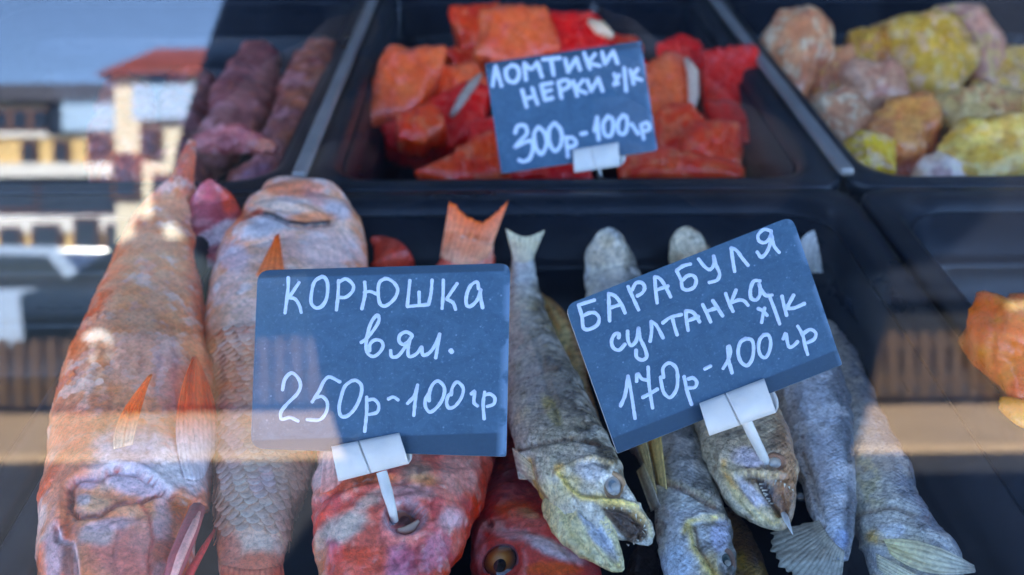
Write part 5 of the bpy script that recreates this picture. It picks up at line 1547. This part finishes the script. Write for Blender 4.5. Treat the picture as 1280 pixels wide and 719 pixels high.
# outer fish with a torn gill
col5 = Zg([(400, 520), (430, 495), (500, 480), (560, 478), (610, 500)])
S5 = Body([(1024, 336, 14, -52, 0.4), (1026, 372, 26, -50, 0.6), (1034, 420, 46, -44, 0.7), (1052, 480, 62, -38, 0.75), (1072, 540, 74, -32, 0.75), (1092, 592, 86, -28, 0.72), (1108, 634, 90, -26, 0.68), (1126, 672, 98, -25, 0.62), (1146, 712, 106, -25, 0.58), (1160, 750, 90, -26, 0.55), (1172, 785, 50, -27, 0.5), (1176, 797, 12, -27, 0.5)],
          nu=240, nv=120, seed=31, noise=((60, 0.0012), (170, 0.0008), (500, 0.0003)), wr=((90, 170, 0.0004),), ymax=0.472, base=dry_base((126, 138, 154), (172, 176, 174), (200, 198, 178)),
          ops=[('crease', col5, 4, 2.2), ('step', col5[::-1], 2.0, 18), ('ridge', Zg([(430, 620), (480, 570), (560, 540), (640, 560)]), 3, 1.2), ('crease', Zg([(520, 600), (600, 640), (700, 700)]), 4, 1.5)],
          paint=[('blob', 1086, 600, 14, 44, (186, 176, 120), 0.6, -20), ('blob', 1095, 672, 14, 10, (206, 160, 84), 0.85), ('blob', 1116, 662, 18, 10, (190, 204, 230), 0.85), ('blob', 1090, 700, 24, 20, (180, 196, 214), 0.7), ('line', col5, 3, (110, 96, 84), 0.7), ('blob', 1140, 690, 26, 20, (200, 198, 170), 0.7), ('mottle', 150, (206, 210, 206), 0.6, 0.05), ('mottle', 300, (116, 116, 112), 0.25, 0.25)])
s5 = fish_root('dried_fish', 'yellowish grey dried fish with torn gill, lying along the tray edge', 'fish', S5, 'whole dried silver fish')
S5.wb = (2.8, 2.4, 2.0)
S5.build('body', M_dry, s5)
fin(S5, s5, [(1104, 674), (1114, 694)], [(1216, 706), (1219, 716)], (206, 196, 150), (176, 178, 170), 5, 1.0, 3.0, 'gill_flap', amp=0.35, noise_c=0.25, mid=[(1160, 680), (1160, 716)])
fin(S5, s5, [(1096, 692), (1098, 712)], [(1168, 730), (1160, 752)], (206, 204, 180), (190, 188, 166), 5, 1.2, 2.6, 'gill_flap', amp=0.5, noise_c=0.3)
fin(S5, s5, [(1014, 352), (1030, 352)], [(1034, 284), (1041, 290)], (150, 158, 160), (206, 214, 220), 5, 0.2, 0.5, 'tail_fin', amp=0.2, mid=[(1000, 304), (1034, 320)])

def simple_dry(stations, label, base, paint=(), seed=40, fins=(), ops=()):
    B = Body(stations, nu=130, nv=80, seed=seed, base=base, paint=paint, ops=ops, ymax=0.472, wr=((90, 170, 0.0004),))
    r = fish_root('dried_fish', label, 'fish', B, 'whole dried silver fish')
    B.build('body', M_dry, r)
    for a, k in fins:
        fin(B, r, *a, **k)
    return B, r
simple_dry([(668, 364, 6, -44, 0.6), (682, 380, 18, -43, 0.6), (698, 404, 28, -42, 0.6), (712, 436, 30, -41, 0.6), (724, 474, 24, -40, 0.6), (736, 520, 24, -40, 0.6), (752, 580, 20, -42, 0.6), (765, 600, 10, -46, 0.6)],
           'thin tan dried fish wedged against the left edge of the tilted board', dry_base((150, 112, 72), (196, 168, 116), (210, 196, 156)), [('line', [(684, 384), (702, 416), (712, 446)], 3, (206, 130, 70), 0.6), ('blob', 706, 424, 8, 16, (222, 206, 150), 0.7)], 41)
simple_dry([(905, 640, 20, -50, 0.6), (918, 672, 44, -46, 0.6), (930, 704, 52, -44, 0.6), (938, 740, 50, -44, 0.6), (944, 780, 24, -46, 0.6)],
           'shrivelled brown dried fish lying lowest under the speared fish', dry_base((96, 76, 60), (134, 110, 84), (160, 140, 100)), [('mottle', 160, (190, 160, 100), 0.6, 0.05), ('blob', 926, 700, 8, 14, (206, 176, 90), 0.6)], 42)
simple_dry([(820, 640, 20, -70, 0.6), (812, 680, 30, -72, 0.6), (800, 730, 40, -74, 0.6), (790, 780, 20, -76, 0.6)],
           'filler dried fish in the gap beside the gaping jaws, gap shade painted into its colour', dry_base((40, 34, 36), (52, 46, 48), (70, 60, 56)), seed=43)  # near-black colour stands in for the shade of the gap

# ------------------------------------------------------------------ smoked pieces
def chunk(name, outline, z, thick, colors, label, cat, group, mat, seed=1, tilt=0.55, strips=(), rough=1.0, inflate=0.14, sooth=1, grow=1.0, fourth=None, bands=0.38, wb=(2.1, 1.6, 1.7), mott=0.35):
    """a cut piece: traced face towards the viewer, real thickness behind it"""
    c = np.mean(outline, axis=0)
    p0 = at_z(c[0], c[1], Z0 + z / 1000.0)
    n = (Vector((0, 0, 1)) * tilt + (CAM - p0).normalized() * (1 - tilt)).normalized()
    out = [c + (np.array(q, float) - c) * grow for q in outline]
    m = 72
    cl = out + [out[0]]
    L = np.r_[0, np.cumsum([np.linalg.norm(b - a) for a, b in zip(cl[:-1], cl[1:])])]
    t = np.linspace(0, L[-1], m, endpoint=False)
    R = np.stack([np.interp(t, L, [q[i] for q in cl]) for i in range(2)], 1)
    for _ in range(sooth):
        R = R * 0.6 + 0.2 * (np.roll(R, 1, 0) + np.roll(R, -1, 0))
    W = np.array([tuple(on_plane(x, y, p0, n)) for x, y in R])
    wc = W.mean(0)
    na = np.array(n)
    size = np.linalg.norm(W - wc, axis=1).mean()
    rings = []
    for s, h in [(q, max(0.0, 1 - q ** 3.2) ** 0.8) for q in np.linspace(0.03, 1.0, 18)]:
        rings.append(wc + (W - wc) * s + na * (h * inflate * size))
    for s, d in ((1.0, 0.25), (0.98, 0.55), (0.94, 0.8), (0.84, 0.96), (0.6, 1.0), (0.2, 1.0)):
        rings.append(wc + (W - wc) * s - na * thick / 1000.0 * d)
    P = np.array(rings)
    grain = vnoise(np.stack([P @ np.array(RGT) * 240, P @ np.array(UPV) * 70, P @ na * 90], -1) + seed, seed)
    P = P + (P - wc) / (np.linalg.norm(P - wc, axis=2)[..., None] + 1e-6) * (0.0034 * vnoise(P * 70 + seed * 3.1, seed)[..., None] + 0.0018 * grain[..., None] + 0.0007 * vnoise(P * 330, seed + 4)[..., None]) * rough
    a, b, c2 = (lin(k) for k in colors)
    w = (0.5 + 0.5 * vnoise(P * 85 + seed, seed + 1))[..., None]
    cc = a * (1 - w) + b * w
    w2 = sm(0.15, 0.6, vnoise(P * 150 + seed, seed + 2))[..., None]
    cc = cc * (1 - 0.45 * w2) + c2 * 0.45 * w2
    if fourth is not None:
        w4 = sm(0.05, 0.3, (vnoise(P * 130 + seed * 1.7, seed + 12) * 0.6 + vnoise(P * 330 + seed, seed + 13) * 0.5))[..., None]
        cc = cc * (1 - 0.6 * w4) + lin(fourth) * 0.6 * w4
    w3 = sm(0.2, 0.5, vnoise(P * 260 + seed, seed + 6))[..., None]
    cc = cc * (1 - mott * w3)
    cc = cc * (1 + 0.2 * grain[..., None])
    # muscle bands: thin pale lines between the flakes
    ax = np.array(RGT) * math.cos(seed * 1.9) + np.array(UPV) * math.sin(seed * 1.9)
    bd = np.abs(np.sin((P @ ax) * 420 + 2.2 * vnoise(P * 60, seed + 17) + seed))
    wb_ = (1 - sm(0.05, 0.30, bd))[..., None] * bands
    cc = cc * (1 - wb_) + (cc * 0.55 + lin((236, 190, 170)) * 0.45) * wb_
    root = empty(name, tuple(wc - na * thick / 1000.0), label, cat, group)
    k, n2 = P.shape[0], m
    F = [(i * n2 + j, i * n2 + (j + 1) % n2, (i + 1) * n2 + (j + 1) % n2, (i + 1) * n2 + j) for i in range(k - 1) for j in range(n2)]
    F += [tuple(range(n2 - 1, -1, -1)), tuple((k - 1) * n2 + j for j in range(n2))]
    mk('flesh', P.reshape(-1, 3), F, mat, root, cols=cc.reshape(-1, 3) * 1.18, uv=np.zeros((k * n2, 2)), wb=wb)
    for pts, w_, rgb, nm in strips:
        B_ = []
        for q, ww in pts:
            B_.append((on_plane(q[0], q[1], p0 + n * (inflate * size * 0.8 + 0.001), n), ww * depth_of(p0) / FPX / 2))
        spike(root, B_, rgb, nm, mat)
    return root

M_salmon = skin_mat('salmon_flesh', 0.3, 3, 0.0, 0.3, 0.12, coat=0.45, dist=0.0005)
SG = 'smoked salmon chunks'
red1 = ((224, 58, 36), (236, 84, 50), (240, 130, 96))
red2 = ((186, 26, 26), (214, 44, 38), (228, 92, 80))
red3 = ((228, 88, 58), (238, 112, 74), (228, 104, 92))
strip_s = lambda *p: ([((a, b), w) for a, b, w in p])
SAL = [
    ([(490, 61), (549, 62), (554, 83), (533, 112), (517, 134), (488, 144), (454, 154), (459, 131), (475, 83)], -10, 40, red3, 'large orange salmon chunk with slanted cut face at the tray side', []),
    ([(482, 157), (517, 141), (584, 160), (562, 182), (517, 189), (485, 179)], -32, 30, red2, 'dark glossy red salmon chunk below the large orange one', []),
    ([(528, 140), (546, 118), (584, 104), (608, 112), (604, 154), (581, 173), (523, 170)], -22, 34, red2, 'red salmon chunk with a silver strip of skin', [(strip_s((602, 92, 4), (592, 104, 12), (578, 124, 13), (564, 146, 7)), 0, (150, 156, 150), 'skin')]),
    ([(525, 214), (568, 189), (594, 166), (618, 170), (640, 218), (568, 226)], -22, 30, red1, 'flat orange red salmon chunk against the front rim', []),
    ([(563, 8), (622, 5), (604, 61), (578, 60)], -2, 40, red1, 'narrow salmon chunk standing at the back of the tray', []),
    ([(604, 14), (640, 6), (685, 10), (694, 60), (640, 78), (598, 66)], 4, 44, red3, 'broad pink orange salmon chunk behind the 300р board', []),
    ([(555, 62), (608, 60), (612, 88), (578, 94)], -24, 30, red1, 'small bright salmon chunk beside the 300р board', []),
    ([(676, 16), (740, 18), (768, 45), (745, 66), (690, 66)], 0, 40, red2, 'dark red salmon chunk with a knob of white fat', [(strip_s((736, 26, 8), (750, 36, 20), (766, 46, 8)), 0, (222, 206, 176), 'fat')]),
    ([(796, 90), (836, 68), (860, 73), (862, 143), (836, 190), (810, 176)], -14, 40, red3, 'tall salmon chunk with a white fat edge', [(strip_s((858, 74, 8), (866, 90, 15), (867, 120, 14), (862, 150, 6)), 0, (206, 196, 180), 'fat')]),
    ([(822, 54), (852, 43), (880, 56), (880, 84), (828, 78)], -6, 40, red2, 'crimson salmon chunk tucked behind the one with the fat edge', []),
    ([(878, 66), (944, 62), (953, 93), (951, 160), (920, 174), (885, 140)], -16, 40, ((206, 44, 44), (224, 66, 58), (212, 96, 96)), 'big crimson ribbed salmon chunk at the right wall of its tray', []),
    ([(862, 151), (922, 155), (928, 204), (903, 206), (850, 186)], -18, 30, red1, 'square cut salmon chunk in the front corner of the pile', []),
    ([(776, 198), (827, 182), (876, 192), (926, 209), (920, 222), (776, 222)], -24, 26, red1, 'long low salmon chunk lying along the front rim', []),
    ([(612, 196), (680, 190), (735, 196), (735, 224), (620, 226)], -30, 26, red2, 'dark salmon chunk peeping out under the 300р board', []),
    ([(640, 80), (720, 70), (800, 76), (810, 150), (730, 190), (640, 180)], -34, 40, red2, 'salmon chunk hidden behind the 300р board', []),
    ([(500, 140), (540, 128), (560, 156), (530, 176), (498, 170)], -14, 26, red1, 'small glossy salmon chunk lying on the dark red one', []),
    ([(545, 84), (590, 78), (606, 104), (580, 124), (548, 116)], -18, 28, red3, 'rounded salmon chunk wedged between the orange and silver-skinned ones', []),
    ([(588, 150), (622, 146), (634, 186), (604, 196), (584, 180)], -22, 28, red2, 'crimson salmon chunk touching the left edge of the 300р board', []),
    ([(690, 50), (730, 44), (790, 46), (800, 72), (700, 76)], -20, 30, red1, 'salmon chunk peeping over the top edge of the 300р board', []),
    ([(822, 140), (862, 128), (884, 150), (870, 190), (826, 196)], -22, 28, red1, 'bright salmon chunk beside the square cut one', []),
    ([(884, 130), (920, 128), (946, 150), (940, 186), (900, 180)], -26, 28, red2, 'dark salmon chunk under the big ribbed one', []),
    ([(600, 60), (650, 66), (660, 96), (606, 100)], -28, 30, red2, 'dark red salmon chunk behind the corner of the 300р board', []),
    ([(452, 82), (474, 78), (478, 100), (456, 100)], -44, 24, red2, 'tiny dark red salmon scrap beside the large orange chunk', []),
]
for i, (o_, z, t, cc, lb, st) in enumerate(SAL):
    chunk('salmon_chunk', o_, z, t, cc, lb, 'fish chunk', SG, M_salmon, seed=50 + i, strips=st, grow=1.08, inflate=0.22, rough=1.0, bands=0.22, mott=0.12)

LG = 'yellow smoked fish lumps'
yl = ((208, 152, 62), (220, 172, 90), (230, 200, 150))
br = ((196, 122, 84), (214, 150, 106), (168, 92, 74))
og = ((214, 138, 78), (222, 158, 96), (186, 104, 70))
LUM = [
    ([(955, 52), (976, 20), (1014, 16), (1036, 38), (1034, 70), (1000, 120), (962, 112)], -12, br, 'rounded orange brown smoked lump at the back corner'),
    ([(1062, 44), (1119, 27), (1134, 64), (1100, 88), (1058, 76)], -20, yl, 'yellow smoked lump between brown ones at the back'),
    ([(1117, 32), (1160, 20), (1196, 28), (1216, 66), (1192, 108), (1132, 102)], -10, yl, 'large pale yellow smoked lump topping the heap'),
    ([(1168, 16), (1228, 11), (1252, 48), (1240, 104), (1210, 84), (1196, 40)], -16, ((206, 142, 112), (216, 166, 136), (190, 118, 100)), 'pinkish brown smoked lump leaning on the large yellow one'),
    ([(1018, 124), (1050, 112), (1078, 118), (1092, 154), (1062, 182), (1026, 162)], -16, ((196, 132, 96), (214, 168, 126), (140, 74, 56)), 'dark crusted pink smoked lump near the tray divider'),
    ([(1092, 156), (1119, 124), (1164, 120), (1174, 160), (1145, 188), (1106, 192)], -10, og, 'orange smoked lump in the middle of the heap'),
    ([(1042, 190), (1074, 168), (1115, 178), (1116, 213), (1074, 218)], -20, ((220, 160, 34), (230, 178, 50), (234, 200, 110)), 'bright yellow smoked lump at the front rim'),
    ([(1180, 182), (1206, 152), (1276, 148), (1284, 206), (1234, 223), (1194, 208)], -12, yl, 'broad yellow smoked lump at the front of the heap'),
    ([(1150, 208), (1177, 187), (1206, 206), (1208, 226), (1156, 226)], -24, ((216, 184, 150), (226, 206, 186), (150, 90, 96)), 'small whitish smoked lump below the orange one'),
    ([(1160, 130), (1228, 104), (1284, 122), (1284, 156), (1200, 158)], -18, ((206, 166, 96), (220, 190, 130), (168, 110, 74)), 'yellow brown smoked lump above the broad yellow one'),
    ([(1056, 82), (1119, 76), (1136, 118), (1074, 126)], -18, ((200, 136, 104), (216, 164, 126), (166, 96, 84)), 'pinkish smoked lump under the yellow back lump'),
    ([(1024, 66), (1064, 60), (1066, 110), (1020, 112)], -26, br, 'brown smoked lump deep in the heap'),
    ([(1284, 118), (1340, 112), (1350, 210), (1290, 212)], -18, yl, 'yellow smoked lump against the far end of its tray'),
    ([(1108, 186), (1150, 184), (1160, 220), (1112, 222)], -34, ((150, 88, 64), (176, 112, 84), (206, 170, 130)), 'dark brown smoked lump low at the front'),
    ([(1215, 60), (1290, 60), (1296, 120), (1215, 116)], -36, yl, 'yellow smoked lump buried at the back'),
]
for i, (o_, z, cc, lb) in enumerate(LUM):
    chunk('smoked_lump', o_, z, 36, cc, lb, 'fish chunk', LG, M_salmon, seed=80 + i, rough=1.0, inflate=0.34, sooth=4, grow=1.18, bands=0.15, mott=0.25, wb=(2.1, 1.7, 1.75), fourth=((236, 214, 170), (176, 104, 66), (226, 176, 140), (236, 196, 110))[i % 4])
ORG = [
    ([(1199, 396), (1230, 366), (1280, 379), (1350, 396), (1370, 500), (1310, 524), (1268, 506), (1240, 476), (1212, 442)], 12, ((228, 92, 16), (234, 112, 30), (236, 136, 60)), 'orange smoked fish chunk topping the pile in the right front tray'),
    ([(1258, 500), (1300, 490), (1370, 500), (1370, 570), (1300, 560), (1272, 530)], 2, ((228, 112, 26), (236, 136, 44), (238, 156, 74)), 'paler orange smoked fish chunk under the top one'),
    ([(1300, 480), (1380, 470), (1390, 580), (1310, 570)], -40, ((228, 130, 50), (236, 150, 70), (238, 170, 100)), 'orange smoked fish chunk at the bottom of its tray'),
]
for i, (o_, z, cc, lb) in enumerate(ORG):
    chunk('smoked_chunk', o_, z, 40, cc, lb, 'fish chunk', 'orange smoked chunks', M_salmon, seed=110 + i, wb=(2.1, 1.75, 1.3), mott=0.1, bands=0.2, inflate=0.4, rough=1.6)

# purple-brown smoked fish in the rear left tray
def smoked(stations, label, base, paint, seed):
    B = Body([(a, b, w * 1.35, z, t) for a, b, w, z, t in stations], nu=110, nv=70, seed=seed, base=base, wr=((70, 120, 0.002), (200, 200, 0.001)), noise=((40, 0.003), (130, 0.0012)),
             paint=list(paint) + [('mottle', 110, (190, 150, 160), 0.55, 0.1), ('mottle', 70, (96, 48, 52), 0.6, 0.15), ('mottle', 160, (206, 130, 100), 0.5, 0.28)])
    r = fish_root('smoked_fish', label, 'fish', B, 'smoked fish in the rear tray')
    B.build('body', M_smoke, r)
    return B, r
pb = lambda a, b, c: red_base(a, b, c)
smoked([(150, 96, 14, -22, 0.5), (156, 120, 44, -22, 0.5), (160, 160, 60, -22, 0.5), (150, 204, 56, -22, 0.5), (132, 244, 24, -24, 0.5)], 'reddish brown smoked fish farthest from the tray divider', pb((146, 84, 74), (124, 62, 58), (170, 120, 108)), [], 137)
smoked([(110, 196, 12, -10, 0.5), (130, 206, 34, -10, 0.5), (166, 222, 44, -10, 0.5), (204, 236, 34, -12, 0.5), (226, 244, 12, -14, 0.5)], 'rust brown smoked fish lying crosswise near the belly-up fish tail', pb((156, 84, 70), (130, 60, 54), (176, 120, 104)), [], 138)
smoked([(410, 52, 16, -18, 0.6), (404, 72, 44, -20, 0.6), (393, 110, 56, -22, 0.6), (374, 158, 58, -24, 0.6), (352, 205, 46, -28, 0.6), (338, 232, 20, -32, 0.6)], 'brown smoked fish lying along the tray divider', pb((150, 92, 70), (120, 66, 62), (170, 120, 100)), [('mottle', 60, (110, 70, 84), 0.6, 0.1)], 131)
smoked([(330, 56, 16, -26, 0.6), (322, 80, 40, -26, 0.6), (312, 114, 54, -26, 0.6), (298, 150, 52, -27, 0.6), (276, 186, 36, -30, 0.6), (262, 206, 12, -32, 0.6)], 'greyish purple smoked fish beside the brown one', pb((140, 92, 92), (120, 70, 74), (160, 120, 120)), [('mottle', 60, (96, 60, 66), 0.6, 0.1)], 132)
smoked([(236, 184, 8, -10, 0.6), (250, 180, 22, -10, 0.6), (284, 176, 30, -12, 0.6), (320, 180, 24, -14, 0.6), (346, 187, 8, -16, 0.6)], 'slim pinkish smoked fish lying crosswise on the others', pb((158, 96, 104), (134, 66, 74), (180, 120, 116)), [('blob', 326, 182, 20, 9, (206, 128, 100), 0.8)], 133)
smoked([(282, 246, 10, -34, 0.6), (298, 236, 26, -32, 0.6), (324, 224, 36, -30, 0.6), (350, 212, 26, -30, 0.6), (368, 204, 8, -32, 0.6)], 'short brown and lilac smoked fish near the front rim', pb((150, 100, 96), (124, 74, 66), (160, 130, 160)), [('blob', 318, 216, 26, 8, (150, 120, 150), 0.7, -24)], 134)
smoked([(180, 262, 12, -30, 0.6), (196, 240, 40, -30, 0.6), (226, 212, 52, -34, 0.6), (260, 202, 40, -38, 0.6), (290, 200, 14, -40, 0.6)], 'dark maroon smoked fish under the tail of the belly-up fish', pb((110, 56, 66), (92, 44, 56), (136, 90, 110)), [], 135)
smoked([(236, 88, 14, -34, 0.6), (240, 104, 40, -34, 0.6), (236, 136, 52, -36, 0.6), (220, 172, 46, -38, 0.6), (196, 206, 20, -40, 0.6)], 'dull brown smoked fish at the far side of the heap', pb((124, 84, 76), (104, 62, 62), (150, 110, 100)), [], 136)
